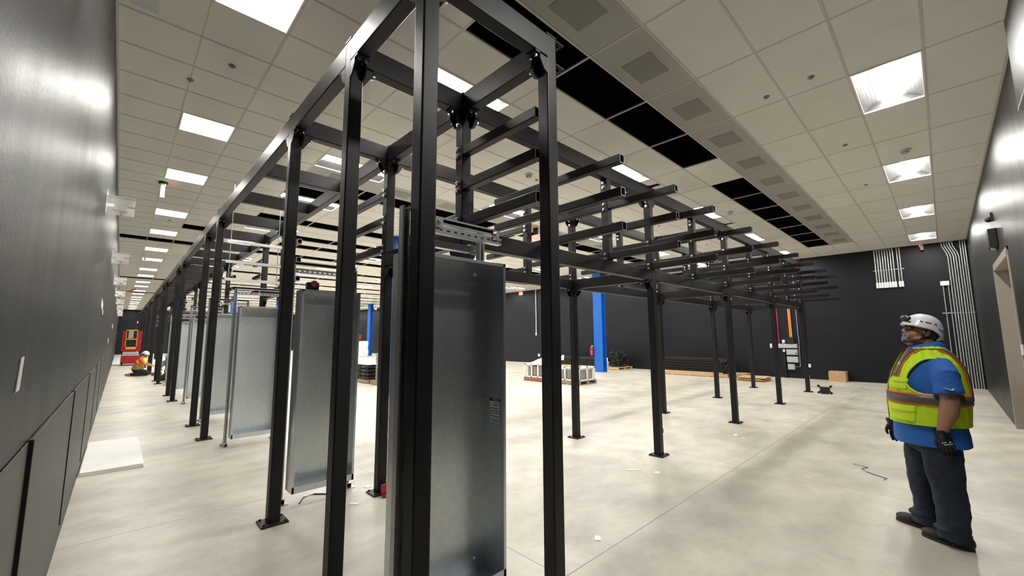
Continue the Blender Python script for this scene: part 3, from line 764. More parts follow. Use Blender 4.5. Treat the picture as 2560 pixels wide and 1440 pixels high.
part('housing', lambda bm: box(bm, -.18, .18, 0, .10, 0, .31, 0, .01), 'black', t); part('side_plate', lambda bm: box(bm, .18, .26, 0, .05, .0, .32), 'lgrey', t)
part('lamp', lambda bm: cyl(bm, (-.05, .05, -.02), (-.05, .05, 0), .03), 'white', t)
t = thing('door_camera', 'small dark camera on the right wall above the emergency light', 'camera', (10.55, YR, 3.55))
part('mount', lambda bm: box(bm, -.05, .05, 0, .03, 0, .14), 'black', t); part('head', lambda bm: ball(bm, (0, .05, .03), .045), 'black', t)
tag(part('wall_switch', lambda bm: box(bm, 9.02, 9.10, YR, YR+.02, 1.36, 1.5, 0, .004), 'tape'), 'small pale switch on the right wall at the near side of the door', 'switch')
# ================================================================= things standing by the far wall
def pallet(x0, y0, lx, ly, m, lb, h=.13, along='x', grp=None):
    t = thing('pallet', lb, 'pallet', (x0, y0, 0), 0, grp)
    n = max(3, int(ly/.16)); nb = 3 if lx < 1.6 else 5
    for q in range(n): 
        a = q*ly/n; part('deck_board', lambda bm: box(bm, 0, lx, a, a+ly/n*.78, h-.02, h, 0, .002), m, t)
    m_ = max(3, int(ly/.6)+1)
    for q in range(3):
        a = q*(lx-.09)/2
        part('stringer', lambda bm: box(bm, a, a+.09, 0, ly, .02, h-.021), m, t)
    for q in range(m_):
        a = q*(ly-.1)/(m_-1); part('foot_board', lambda bm: box(bm, 0, lx, a, a+.1, 0, .019), m, t)
    return t
def crate(x0, y0, lx, ly, h, z0, lb):
    t = thing('crate', lb, 'crate', (x0, y0, z0)); p = .045
    def fr_(bm):
        for a in (0, lx-p):
            for b_ in (0, ly/3-p/2, 2*ly/3-p/2, ly-p): box(bm, a, a+p, b_, b_+p, 0, h)
            box(bm, a, a+p, 0, ly, 0, p); box(bm, a, a+p, 0, ly, h-p, h)
        for b_ in (0, ly-p):
            box(bm, 0, lx, b_, b_+p, 0, p); box(bm, 0, lx, b_, b_+p, h-p, h); box(bm, lx/2, lx/2+p, b_, b_+p, 0, h)
    part('frame', fr_, 'white', t)
    part('contents', lambda bm: [box(bm, .07, lx-.07, .06+k*(ly-.12)/6, .06+(k+.86)*(ly-.12)/6, .05+.0*k, h*(.82+.05*math.sin(k*2)), 0, .02) for k in range(6)], 'grilled', t)
    return t
pallet(11.22, 10.10, 1.05, 1.05, 'redwood', 'reddish pallet under the left white crate')
crate(11.25, 10.13, .98, .98, .50, .13, 'white framed crate of coils on the reddish pallet, white sheet heaped on top')
def heap(bm):
    n = 14
    g = [[bm.verts.new((11.3+.85*i/n, 10.2+.85*j/n, .635+.17*math.sin(math.pi*i/n)*math.sin(math.pi*j/n)*(.8+.3*math.sin(i*1.7+j)))) for j in range(n+1)] for i in range(n+1)]
    for i in range(n):
        for j in range(n): bm.faces.new([g[i][j], g[i+1][j], g[i+1][j+1], g[i][j+1]])
    r = bmesh.ops.extrude_face_region(bm, geom=bm.faces[:])
    for v in [q for q in r['geom'] if isinstance(q, bmesh.types.BMVert)]: v.co.z += .012
tag(part('plastic_sheet', heap, 'tape', smooth=60), 'crumpled white sheet lying on the left white crate', 'sheet')
pallet(11.27, 8.58, 1.0, 1.0, 'oldwood', 'weathered grey-brown pallet under the right white crate')
crate(11.30, 8.61, .93, .93, .45, .13, 'white framed crate of coils on the weathered pallet')
pallet(17.45, 10.95, 1.3, .98, 'wood', 'pine pallet behind the blue column with a black bundle on it')
def bundle(name, x0, x1, y0, y1, z0, z1, lb, n=190, cat='bundle'):
    def fn(bm):
        box(bm, x0+.12, x1-.12, y0+.09, y1-.09, z0, z0+(z1-z0)*.6)
        for q in range(n):
            x, y, z = random.uniform(x0, x1), random.uniform(y0, y1), random.uniform(z0+.03, z1)
            a = random.uniform(0, 3.14); l = random.uniform(.1, .2); c = Vector((x, y, z)); d = Vector((math.cos(a), math.sin(a), random.uniform(-.5, .5))).normalized()*l
            z0_ = max(z0+.03, min(c.z-d.z, c.z+d.z)); 
            p, q_ = c-d*.5, c+d*.5; 
            for v in (p, q_): v.x = max(x0+.05, min(x1-.05, v.x)); v.y = max(y0+.05, min(y1-.05, v.y)); v.z = max(z0+.06, v.z)
            cyl(bm, p, q_, random.uniform(.02, .045), n=7)
    return tag(part(name, fn, 'black'), lb, cat)
bundle('fitting_bundle', 17.6, 18.6, 11.02, 11.6, .13, .84, 'tall bundle of tangled black fittings on the pallet right of the blue column')
tag(part('paper_sheet', lambda bm: extrude_poly(bm, [(17.75, 11.72, .34), (17.75, 11.92, .40), (17.75, 11.90, .58), (17.75, 11.70, .55)], (.004, 0, 0)), 'tape'), 'white paper sheet leaning left of the black fittings bundle', 'paper')
tag(part('support_stand', lambda bm: (box(bm, 17.7, 17.8, 11.65, 11.78, .13, .38), box(bm, 17.66, 17.84, 11.62, 11.8, .13, .15)), 'lgrey'), 'small grey stand under the leaning white paper sheet', 'stand')
pallet(17.5, 12.05, 1.3, 3.9, 'wood', 'long pine pallet behind the two white crates')
for k in range(9):
    r, c = divmod(k, 3)
    tag(part('tube_bundle', lambda bm: tube(bm, 'y', 12.1, 15.6, 17.72+.36*c,   .198+.132*r, .34, .13, .03), 'blackm'), 'black wrapped tube bundle on the long pallet behind the crates, %s layer %s' % (('lowest', 'middle', 'top')[r], ('front', 'middle', 'back')[c]), 'tube bundle', 'black bundles behind the crates')
tag(part('paper_sheet', lambda bm: extrude_poly(bm, [(17.535, 14.36, .36), (17.535, 14.62, .34), (17.535, 14.60, .50), (17.535, 14.45, .64), (17.535, 14.32, .62)], (.004, 0, 0)), 'tape'), 'white paper label on the black tube bundles behind crates', 'paper')
pallet(17.2, 5.95, 1.4, 2.95, 'wood', 'long pine pallet against the far wall under flat black panels')
for k in range(5):
    tag(part('long_case', lambda bm: box(bm, 17.9-.03*k, 18.6, 6.36+.01*k, 8.95-.03*k, .13+.113*k, .238+.113*k, 0, .01), 'blackm'), 'long black panel box in the stack by the far wall, %s from the bottom' % ORD[k], 'panel box', 'long black panel boxes')
bundle('fitting_bundle', 17.3, 17.8, 5.95, 6.28, .13, .68, 'black bundle at the right end of the long pine pallet', 90)
pallet(17.7, 5.55, .9, .36, 'wood', 'short pine pallet between the long pallet and cardboard sheets')
for k in range(6):
    a = .04*math.sin(k*2.1)
    def fn(bm): box(bm, -.5+a, .5+a, -.42, .42, 0, .022, 0, .002)
    o = part('cardboard_sheet', fn, 'card', None, (17.0, 4.98+a, .001+.024*k)); o.rotation_euler = (0, 0, R_(6*math.sin(k*1.7)))
    tag(o, 'flat cardboard sheet on the floor by the far wall, %s from the bottom' % ORD[k], 'cardboard', 'flat cardboard sheets')
def cbox(bm):
    box(bm, -.24, .24, -.24, .24, 0, .345, 0, .004)
t = thing('cardboard_box', 'brown cardboard box on the floor against the far wall', 'cardboard box', (18.66, 2.74, 0))
part('body', cbox, 'card', t); part('tape_strip', lambda bm: (box(bm, -.243, -.24, -.03, .03, .2, .345), box(bm, -.24, .24, -.03, .03, .345, .347)), 'wood', t)
part('flap', lambda bm: (box(bm, -.24, -.002, -.24, .24, .346, .351), box(bm, .002, .24, -.24, .24, .346, .351)), 'card', t)
def spider(bm):
    box(bm, -.04, .04, -.11, .11, .05, .19, 0, .012); box(bm, -.07, .07, -.09, .09, .0, .05, 0, .01)
    for y in (-.14, .14):
        for z in (.03, .21): cyl(bm, (-.03, y, z), (.03, y, z), .032, n=12); cyl(bm, (0, y*.5, .12), (0, y, z), .02, n=8)
tag(part('floor_bracket', spider, 'black', None, (14.5, 2.46, .001)), 'small black four-armed bracket on the floor by the last column', 'bracket')
# --- seen through the first gap of the left frame
pallet(6.45, 14.25, 1.0, 1.3, 'oldwood', 'weathered pallet of black trays seen between the first two posts')
for k in range(4):
    for s in range(2):
        tag(part('black_tray', lambda bm: (box(bm, 6.5, 7.35, 14.32+.62*s, 14.9+.62*s, .13+.13*k, .235+.13*k, 0, .03), box(bm, 6.47, 6.5, 14.45+.62*s, 14.62+.62*s, .15+.13*k, .20+.13*k)), 'black'),
            'black plastic tray on the weathered pallet, %s layer, %s side' % (ORD[k], 'near' if s == 0 else 'far'), 'tray', 'black trays on the weathered pallet')
tag(part('cream_cover', lambda bm: box(bm, 6.48, 7.4, 14.3, 15.5, .652, .672, 0, .004), 'foam'), 'cream board covering the stacked black trays', 'board')
pallet(6.5, 13.3, 1.0, .8, 'oldwood', 'small weathered pallet right of the black trays')
t = thing('panel_crate', 'tall slatted panel with a pine edge on the small weathered pallet', 'crate', (6.6, 13.4, .13))
part('slats', lambda bm: [box(bm, 0, .8, .1, .5, .0+.085*k, .07+.085*k) for k in range(11)], 'grilled', t); part('post', lambda bm: box(bm, -.03, .02, .02, .08, 0, 1.1), 'wood', t)
t = thing('bulk_bag', 'white bulk bag standing far off left of a blue column', 'bag', (14.8, 34.2, 0))
def bag(bm):
    bmesh.ops.create_cube(bm, size=1, matrix=Matrix.Translation((0, 0, .66)) @ Matrix.Diagonal((.9, .95, 1.3, 1)))
    bmesh.ops.subdivide_edges(bm, edges=bm.edges[:], cuts=5, use_grid_fill=True)
    for v in bm.verts:
        v.co += Vector((math.sin(v.co.z*9+v.co.y*4), math.sin(v.co.x*8+v.co.z*5), 0))*.03
        v.co.x *= 1+.08*math.sin(v.co.z*2.4)
part('body', bag, 'wrap', t, smooth=60); part('strap', lambda bm: (box(bm, -.46, -.40, -.35, -.05, 1.2, 1.45), box(bm, -.46, -.40, .1, .4, 1.2, 1.42)), 'tape', t)
t = thing('tool_case', 'red and white case on top of the white bulk bag', 'case', (14.6, 34.3, 1.46)); part('body', lambda bm: box(bm, -.2, .2, -.25, .2, 0, .35, 0, .02), 'red', t); part('handle', lambda bm: box(bm, -.05, .05, -.1, .1, .35, .42), 'white', t)
# ================================================================= floor litter
def scrap(x, y, a, l, w_, lb, m='tape'):
    o = part('paper_scrap', lambda bm: extrude_poly(bm, [(-l/2, -w_/2, .001), (l/2, -w_/2*.8, .001), (l/2*.9, w_/2, .001), (-l/2, w_/2, .001)], (0, 0, .0025)), m, None, (x, y, 0)); o.rotation_euler = (0, 0, a)
    tag(o, lb, 'paper scrap', 'paper scraps on the floor')
scrap(4.73, 2.80, -.75, .16, .05, 'long white paper scrap on the floor left of the nearest frame column foot')
scrap(4.85, 2.55, .3, .09, .06, 'small white paper scrap in front of the nearest frame column foot')
scrap(2.97, 2.11, .6, .08, .05, 'curled white paper scrap on the floor right of the front black post')
scrap(7.56, 2.55, .2, .10, .05, 'white paper scrap in front of the second frame column'); scrap(7.4, 2.38, .8, .05, .05, 'tiny white paper scrap in front of the second frame column')
scrap(11.3, 2.58, -.7, .2, .04, 'white paper strip in front of the third frame column')
scrap(1.82, 4.20, -.9, .10, .05, 'white paper scrap on the floor beside the second enclosure, nearer one'); scrap(2.13, 4.57, .5, .09, .06, 'white paper scrap on the floor beside the second enclosure, farther one')
tag(part('wire_scrap', lambda bm: polytube(bm, [(6.92, .95, .008), (6.85, .80, .012), (6.7, .84, .02), (6.62, .78, .01), (6.5, .60, .008), (6.42, .62, .008)], .0045), 'black'), 'curled black wire scrap on the open floor left of the standing man', 'wire')
tag(part('wire_scrap', lambda bm: polytube(bm, [(1.42, 4.58, .006), (1.5, 4.72, .006), (1.62, 4.74, .006), (1.74, 4.62, .006)], .006), 'black'), 'short black wire on the floor under the second enclosure', 'wire')
tag(part('red_bracket', lambda bm: (box(bm, 2.09, 2.22, 4.16, 4.19, .017, .12), box(bm, 2.09, 2.22, 4.12, 4.19, .017, .024)), 'red'), 'dark red metal piece at the foot of the inner post', 'bracket')
# ================================================================= scissor lift at the end of the left aisle
t = thing('scissor_lift', 'red and yellow scissor lift parked at the far end of the left aisle', 'scissor lift', (.55, 34.3, 0))
part('chassis', lambda bm: (box(bm, -.42, .44, .0, 1.6, .10, .60, 0, .02), box(bm, -.36, .38, -.02, .0, .20, .30)), 'red', t)
for x in (-.40, .34):
    for y in (.15, 1.3): part('wheel', lambda bm: cyl(bm, (x, y, .16), (x+.09, y, .16), .16, n=20), 'black', t)
def scis(bm):
    for k in range(3):
        z = .60+.085*k
        for s in (-.3, .3):
            cyl(bm, (s, .1, z), (s, 1.4, z+.08), .02, n=6); cyl(bm, (s, 1.4, z), (s, .1, z+.08), .02, n=6)
        box(bm, -.36, .36, .06, .10, z, z+.05); box(bm, -.36, .36, 1.4, 1.44, z, z+.05)
part('scissor_stack', scis, 'white', t)
part('platform', lambda bm: (box(bm, -.44, .44, 0, 1.6, .88, .98), box(bm, -.20, .20, -.012, 0, .88, .96)), 'red', t)
def railr(bm):
    for x in (-.44, .40):
        for y in (0., .75, 1.55): box(bm, x, x+.04, y, y+.04, .98, 2.12)
        for z in (1.5, 2.08): box(bm, x, x+.04, 0, 1.59, z, z+.04)
        box(bm, x+.01, x+.03, 0, .5, .98, 2.1)
    box(bm, -.44, -.29, -.005, .03, .98, 2.1); box(bm, .22, .44, -.005, .03, .98, 2.1)
part('guard_rail', railr, 'red', t)
def gate(bm):
    for x in (-.30, .20): box(bm, x, x+.035, -.03, .0, .98, 2.16)
    for z, h in ((.98, .14), (1.56, .06), (2.10, .07)): box(bm, -.30, .235, -.03, 0, z, z+h)
part('gate', gate, 'yellow', t)
part('document_sheet', lambda bm: box(bm, -.18, .04, -.045, -.031, 1.65, 2.1), 'lgrey', t); part('control_box', lambda bm: box(bm, .05, .18, .05, .2, 1.7, 1.95, 0, .01), 'black', t)
t = thing('yellow_hose', 'yellow strap hanging across the ceiling far down the left aisle', 'strap', (0, 0, 0)); part('strap', lambda bm: polytube(bm, [(-.2, 33.2, 4.42), (.15, 33.2, 4.40), (.45, 33.1, 4.56)], .05, 6), 'yellow', t)
# sheet-metal white canister and red toolbox by the frame feet
t = thing('water_jug', 'white container on the red toolbox beside the kneeling worker', 'container', (1.32, 24.2, .14)); part('body', lambda bm: cyl(bm, (0, 0, 0), (0, 0, .48), .11, n=16), 'white', t); part('neck', lambda bm: cyl(bm, (0, 0, .48), (0, 0, .72), .04, n=12), 'lgrey', t)
t = thing('tool_box', 'dark red toolbox on the floor beside the kneeling worker', 'toolbox', (1.30, 24.2, 0)); part('body', lambda bm: box(bm, -.17, .17, -.12, .12, 0, .12, 0, .01), 'maroon', t); part('lid', lambda bm: box(bm, -.17, .17, -.12, .12, .121, .139, 0, .004), 'black', t)
# ================================================================= people
MT.update(
 skin=mat('skin', (.42, .215, .145), .5, noise=(14, .12, 4, (1, 1, 1))),
 shirt=mat('blue_polo_cloth', (.022, .135, .50), .75, bump=(220, .25, .002, (1, 1, 1))),
 lime=mat('lime_mesh_cloth', (.64, .90, .02), .7, bump=(260, .3, .002, (1, 1, 1))),
 limeb=mat('lime_bright_cloth', (.74, .96, .03), .6),
 silver=mat('reflective_grey_tape', (.115, .095, .085), .4),
 orng=mat('orange_binding', (.85, .20, .03), .6),
 jeans=mat('dark_jeans', (.011, .018, .034), .85, noise=(9, .45, 4, (1, 1, 1)), bump=(300, .2, .002, (1, 1, 1))),
 shoe=mat('black_shoe', (.008, .0075, .0075), .6), sole=mat('shoe_sole', (.022, .02, .019), .7),
 glove=mat('navy_black_glove', (.005, .007, .012), .6), beard=mat('grey_beard', (.29, .255, .235), .9, bump=(300, .6, .003, (1, 1, 1))),
 bearddk=mat('dark_stubble', (.07, .05, .042), .9), hair=mat('greying_hair', (.07, .06, .055), .85),
 hwhite=mat('helmet_white', (.78, .78, .82), .3, coat=.3), glass=mat('dark_lens', (.03, .03, .03), .12),
 eye=mat('eye_white', (.7, .68, .65), .3), khaki=mat('khaki_cloth', (.35, .22, .09), .85), dkcloth=mat('dark_trousers', (.015, .014, .017), .9),
 hiorange=mat('orange_red_cloth', (.85, .10, .03), .7), paleblue=mat('pale_blue_cloth', (.22, .30, .34), .8), bootan=mat('tan_boot', (.40, .24, .12), .8),
)
_tex = bpy.data.textures.new('wrinkle', 'CLOUDS'); _tex.noise_scale = .09; _tex.noise_depth = 2
def fused(name, fn, m, parent, voxel=.006, smooth=3, wrinkle=0., loc=None):
    """overlapping solids joined into ONE continuous skin"""
    o = part(name, fn, m, parent, loc)
    r = o.modifiers.new('r', 'REMESH'); r.mode = 'VOXEL'; r.voxel_size = voxel; r.use_smooth_shade = True
    if smooth: s = o.modifiers.new('s', 'SMOOTH'); s.factor = .5; s.iterations = smooth
    if wrinkle:
        d = o.modifiers.new('d', 'DISPLACE'); d.texture = _tex; d.strength = wrinkle; d.mid_level = .5
        s = o.modifiers.new('s2', 'SMOOTH'); s.factor = .5; s.iterations = 2
    return o
def chain(bm, pts, n=14):
    """tapered limb through (x,y,z,r) points with rounded joints"""
    for a, b in zip(pts, pts[1:]): cyl(bm, a[:3], b[:3], a[3], b[3], n)
    for p in pts: ball(bm, p[:3], p[3], (1, 1, 1), n)
# torso section table: z, half width, front y, back y  (y relative to the person's origin)
TT = [(.76, .245, .250, -.185), (.86, .250, .255, -.182), (.95, .255, .255, -.182), (1.10, .255, .250, -.200), (1.22, .245, .240, -.200), (1.33, .238, .205, -.190),
      (1.40, .228, .175, -.172), (1.445, .205, .155, -.150), (1.485, .160, .135, -.125), (1.52, .112, .118, -.098), (1.55, .085, .105, -.082)]
def tsec(z):
    z = max(TT[0][0], min(TT[-1][0], z))
    for a, b in zip(TT, TT[1:]):
        if z <= b[0]:
            f = (z-a[0])/(b[0]-a[0]); return [a[k]+(b[k]-a[k])*f for k in (1, 2, 3)]
def tpt(z, th_, off=0.):
    a, f, b = tsec(z); yc_, hy = (f+b)/2, (f-b)/2; c, s = math.cos(th_), math.sin(th_); e = 2/2.35
    up = max(0., min(1., (z-1.38)/.10)); ho = off*(1-.55*up)
    return Vector(((a+ho)*math.copysign(abs(c)**e, c), yc_+(hy+ho)*math.copysign(abs(s)**e, s), z+off*up*.9))
def th_for_x(z, x, front, off):
    a = tsec(z)[0]+off*(1-.55*max(0., min(1., (z-1.38)/.10))); c = max(-1, min(1, x/a)); c = math.copysign(abs(c)**(2.35/2), c)
    t_ = math.acos(c); return t_ if front else -t_
def grid_surface(bm, P, thick=.004, closed=False, keep=None):
    n, m = len(P), len(P[0]); V = [[bm.verts.new(p) for p in row] for row in P]
    for i in range(n-1):
        for j in range(m if closed else m-1):
            if keep and not keep(i, j): continue
            j2 = (j+1) % m; bm.faces.new([V[i][j], V[i][j2], V[i+1][j2], V[i+1][j]])
    for v in [v for v in bm.verts if not v.link_faces]: bm.verts.remove(v)
def cloth(name, fn, m, parent, thick=.005, smooth=60):
    me = mesh(name, fn, None)
    for p in me.polygons: p.use_smooth = True
    o = ob(name, me, m, parent); s = o.modifiers.new('t', 'SOLIDIFY'); s.thickness = thick; s.offset = 1; return o
def head_parts(body_add, root, M4, style='main', voxel=.004):
    """all head geometry is given in head space (face to +y) and moved by matrix M4"""
    def X(p): return M4 @ Vector(p)
    R3 = M4.to_3x3()
    def b(bm, c, s, n=18): ball(bm, X(c), 1, s, n, rot=R3)
    def skin(bm):
        b(bm, (0, -.012, .028), (.077, .097, .090)); b(bm, (0, .025, -.038), (.063, .070, .074)); b(bm, (0, .070, -.088), (.032, .030, .028))
        for s in (-1, 1):
            b(bm, (s*.036, .050, -.034), (.033, .036, .036)); b(bm, (s*.052, .015, -.070), (.022, .040, .034))
            b(bm, (s*.079, -.008, -.008), (.010, .022, .032), 14); b(bm, (s*.083, -.014, .004), (.008, .017, .017), 12)
            b(bm, (s*.012, .104, -.030), (.010, .011, .008), 10); b(bm, (s*.030, .083, .022), (.024, .012, .009), 12)
        cyl(bm, X((0, .090, .016)), X((0, .113, -.022)), .009, .014, 12); b(bm, (0, .113, -.024), (.014, .014, .012), 12)
        b(bm, (0, .040, -.102), (.052, .056, .032)); cyl(bm, X((0, -.03, -.05)), X((0, -.055, -.16)), .064, .070, 20)
        b(bm, (0, .092, -.054), (.028, .014, .018), 14); b(bm, (0, .101, -.058), (.021, .008, .005), 12); b(bm, (0, .100, -.068), (.019, .008, .006), 12)
    body_add.append(skin)
    for s in (-1, 1):
        part('eye', lambda bm: (b(bm, (s*.030, .082, .006), (.013, .010, .009), 12)), 'eye', root)
        part('iris', lambda bm: (b(bm, (s*.030, .0905, .007), (.005, .003, .005), 8)), 'black', root)
    def brd(bm):
        b(bm, (0, .076, -.092), (.036, .034, .031)); b(bm, (0, .100, -.080), (.020, .012, .014), 12)
        for s in (-1, 1): b(bm, (s*.018, .104, -.050), (.019, .010, .008), 12); b(bm, (s*.036, .086, -.066), (.009, .012, .022), 10)
    fused('beard', brd, 'beard', root, voxel, 2)
    def stb(bm):
        for s in (-1, 1):
            P = [(s*.020, .082, -.108, .018), (s*.048, .056, -.096, .019), (s*.062, .024, -.080, .018), (s*.071, .002, -.052, .012), (s*.0745, -.002, -.015, .008)]
            for p in P: b(bm, p[:3], (p[3]*.75, p[3]*1.3, p[3]))
            for p, q in zip(P, P[1:]): cyl(bm, X(p[:3]), X(q[:3]), p[3]*.72, q[3]*.72, 12)
    fused('stubble', stb, 'bearddk', root, voxel, 2)
    def hr(bm): b(bm, (0, -.030, .005), (.080, .088, .078)); b(bm, (0, -.070, -.045), (.058, .030, .035))
    fused('hair', hr, 'hair', root, voxel, 2)
    def hel(bm):
        N, K = 48, 18; rows = []
        for k in range(K+1):
            ph = math.pi/2*k/K; r_ = []
            for q in range(N):
                a = 2*math.pi*q/N; c, s = math.cos(a), math.sin(a)
                low = .012 if s > 0 else .012-.075*(-s)**1.6            # edge drops towards the nape
                rx, ry, rz_ = .108, .134, .118
                sp = math.sin(ph)**.9; z = low+(rz_+.020-low)*math.cos(ph)**.92
                fl = 1+.05*max(0, (ph-1.35)/.22)*(1.6 if s > .6 else 1)
                r_.append(X((rx*c*sp*fl, -.006+ry*s*sp*fl, z+.012)))
            rows.append(r_)
        V = [[bm.verts.new(p) for p in r] for r in rows[1:]]; top = bm.verts.new(rows[0][0])
        for q in range(N): bm.faces.new([top, V[0][q], V[0][(q+1) % N]])
        for A, B in zip(V, V[1:]):
            for q in range(N): bm.faces.new([A[q], B[q], B[(q+1) % N], A[(q+1) % N]])
    h = cloth('helmet', hel, 'hwhite', root, .006)
    if style == 'main':
        def vents(bm):
            for s in (-1, 1):
                for y, l in ((.052, .020), (.012, .040), (-.035, .014)):
                    z0 = .076
                    sx = .108*math.sqrt(max(0, 1-((y+.006)/.134)**2))*math.sin(math.acos(min(1, ((z0-.024)/.126)**(1/.92))))**.9
                    extrude_poly(bm, [X((s*(sx+.009), y-l/2, z0-.004)), X((s*(sx+.009), y+l/2, z0-.002)), X((s*(sx+.007), y+l/2, z0+.004)), X((s*(sx+.007), y-l/2, z0+.004))], R3 @ Vector((-s*.008, 0, 0)))
        part('vent', vents, 'black', h)
        def badge(bm):
            for k in range(5): extrude_poly(bm, [X((-.1045+.002*k*k*.9, -.058-.009*k, .048)), X((-.1045+.002*k*k*.9, -.064-.009*k, .048)), X((-.1015+.002*k*k*.9, -.064-.009*k, .060)), X((-.1015+.002*k*k*.9, -.058-.009*k, .060))], R3 @ Vector((-.004, 0, 0)))
        part('helmet_marking', badge, 'lgrey', h)
        def hlamp(bm): b(bm, (0, .128, .086), (.036, .026, .024)); b(bm, (-.03, .118, .082), (.022, .022, .022))
        hl = fused('headlamp', hlamp, 'black', root, .004, 2)
        part('lamp_lens', lambda bm: (b(bm, (-.012, .150, .092), (.010, .006, .009), 12), b(bm, (.012, .152, .088), (.010, .006, .008), 12), b(bm, (-.045, .128, .086), (.006, .008, .005), 10)), 'lgrey', hl)
        part('headband', lambda bm: polytube(bm, [X((.117*math.cos(a), -.006+.143*math.sin(a), .060-.035*(1-math.sin(a)))) for a in [R_(90+12*q) for q in range(-3, 4)]], .006), 'black', root)
        def gl(bm):
            for s in (-1, 1): b(bm, (s*.031, .096-.0, .010), (.030, .008, .019), 18); b(bm, (s*.052, .084, .010), (.012, .014, .017), 14)
            polytube(bm, [X((0, .104, .012)), X((.02, .102, .016)), X((-.02, .102, .016))], .003)
        g = part('safety_glasses', gl, 'glass', root, smooth=50)
        part('temple', lambda bm: [polytube(bm, [X((s*.060, .092, .014)), X((s*.078, .06, .012)), X((s*.083, -.01, .010))], .0035) for s in (-1, 1)], 'black', g)
        part('chin_strap', lambda bm: [polytube(bm, [X((s*.086, .0, .02)), X((s*.080, .006, -.05)), X((s*.060, .03, -.105)), X((0, .045, -.138))], .005) for s in (-1, 1)], 'black', root)
def glove(root, wrist, M3, mirror=1):
    """glove with palm, four unequal fingers and a side thumb; hand space: fingers -z, thumb side +y, back of hand -x"""
    def X(p): return Vector(wrist)+M3 @ Vector((p[0]*mirror, p[1], p[2]))
    def fn(bm):
        ball(bm, X((.002, .0, -.055)), 1, (.021, .044, .052), 16, rot=M3); ball(bm, X((0, .004, -.03)), 1, (.024, .036, .036), 14, rot=M3)
        cyl(bm, X((0, 0, .03)), X((0, 0, -.03)), .042, .034, 18)
        for y, l, c in ((-.034, .052, .018), (-.012, .070, .022), (.011, .076, .022), (.033, .068, .018)):
            p0, p1, p2, p3 = (.003, y*.9, -.085), (.004+c*.3, y*1.05, -.085-l*.42), (.006+c*.9, y*1.05, -.085-l*.75), (.010+c*1.7, y, -.085-l)
            for a, b_, r in ((p0, p1, .0108), (p1, p2, .0100), (p2, p3, .0092)): cyl(bm, X(a), X(b_), r, r*.95, 10); ball(bm, X(a), r, n=10)
            ball(bm, X(p3), .0090, n=10)
        T_ = [(.006, .030, -.030, .015), (.014, .052, -.058, .0125), (.018, .058, -.082, .0115), (.020, .056, -.100, .0105)]
        for a, b_ in zip(T_, T_[1:]): cyl(bm, X(a[:3]), X(b_[:3]), a[3], b_[3], 10)
        for a in T_: ball(bm, X(a[:3]), a[3], n=10)
    g = fused('glove', fn, 'glove', root, .0035, 2)
    def mk(bm):
        for y in (-.026, -.013, 0, .013): box_at(bm, X((-.0215, y, -.078)), M3, .0015, .010, .006)
        for y in (-.022, .006, .020): box_at(bm, X((-.0222, y, -.062)), M3, .0015, .009, .009)
        box_at(bm, X((-.0335, .004, -.004)), M3, .002, .022, .012)
    part('glove_marking', mk, 'tape', g)
    return g
def box_at(bm, c, M3, sx, sy, sz):
    vs = box(bm, -sx/2, sx/2, -sy/2, sy/2, -sz/2, sz/2)
    for v in vs: v.co = Vector(c)+M3 @ v.co
def shoe(root, c, a, L=.315, m='shoe'):
    Mz = Matrix.Rotation(a, 3, 'Z')
    def X(p): return Vector(c)+Mz @ Vector(p)
    def up(bm):
        ball(bm, X((0, .205, .046)), 1, (.052, .094, .040), 18, rot=Mz); ball(bm, X((0, .10, .055)), 1, (.048, .12, .048), 18, rot=Mz)
        ball(bm, X((0, .035, .055)), 1, (.043, .054, .054), 18, rot=Mz); cyl(bm, X((0, .05, .05)), X((0, .04, .115)), .045, .047, 18)
    s = fused('shoe', up, m, root, .006, 3)
    def so(bm):
        P = []
        for q in range(28):
            t_ = 2*math.pi*q/28; y = .145+.156*math.sin(t_); P.append(X((.049*math.cos(t_)*(1.0 if y > .1 else .82), y, .0)))
        extrude_poly(bm, P, (0, 0, .024))
    so_ = part('sole', so, 'sole', s, smooth=40); return s

# ---- the standing man
PX, PY = 4.975, .12
man = thing('person', 'standing man in white helmet, lime safety vest, blue polo shirt and dark jeans, looking up', 'person', (PX, PY, 0), R_(9))
HM = Matrix.Translation((-.005, .018, 1.668)) @ Matrix.Rotation(R_(14), 4, 'Z') @ Matrix.Rotation(R_(19), 4, 'X')
acc = []
head_parts(acc, man, HM)
LA = [(-.225, -.055, 1.40, .070), (-.272, -.060, 1.13, .062), (-.272, -.045, 1.04, .060), (-.270, .0, .905, .036)]
RA = [(.225, -.02, 1.40, .068), (.285, .03, 1.13, .058), (.272, .15, .98, .050), (.255, .235, .885, .034)]
def mbody(bm):
    acc[0](bm)
    chain(bm, [(0, -.01, 1.58, .062), (0, -.015, 1.45, .075), (0, 0, 1.30, .15), (0, .02, 1.0, .17), (0, 0, .80, .15)], 20)
    chain(bm, [(-.19, -.03, 1.38, .07), (0, -.01, 1.40, .08), (.19, -.02, 1.38, .07)])
    chain(bm, [(LA[0][0]+.03, LA[0][1], LA[0][2]-.03, .05), LA[1][:3]+(.060,)]+LA[1:]); chain(bm, [(RA[0][0]-.03, RA[0][1], RA[0][2]-.03, .05), RA[1][:3]+(.055,)]+RA[1:])
    chain(bm, [(-.11, .0, .78, .11), (-.12, -.01, .45, .07), (-.125, -.015, .09, .045)]); chain(bm, [(.11, .03, .78, .11), (.125, .09, .45, .07), (.135, .10, .09, .045)])
fused('body', mbody, 'skin', man, .0045, 2)
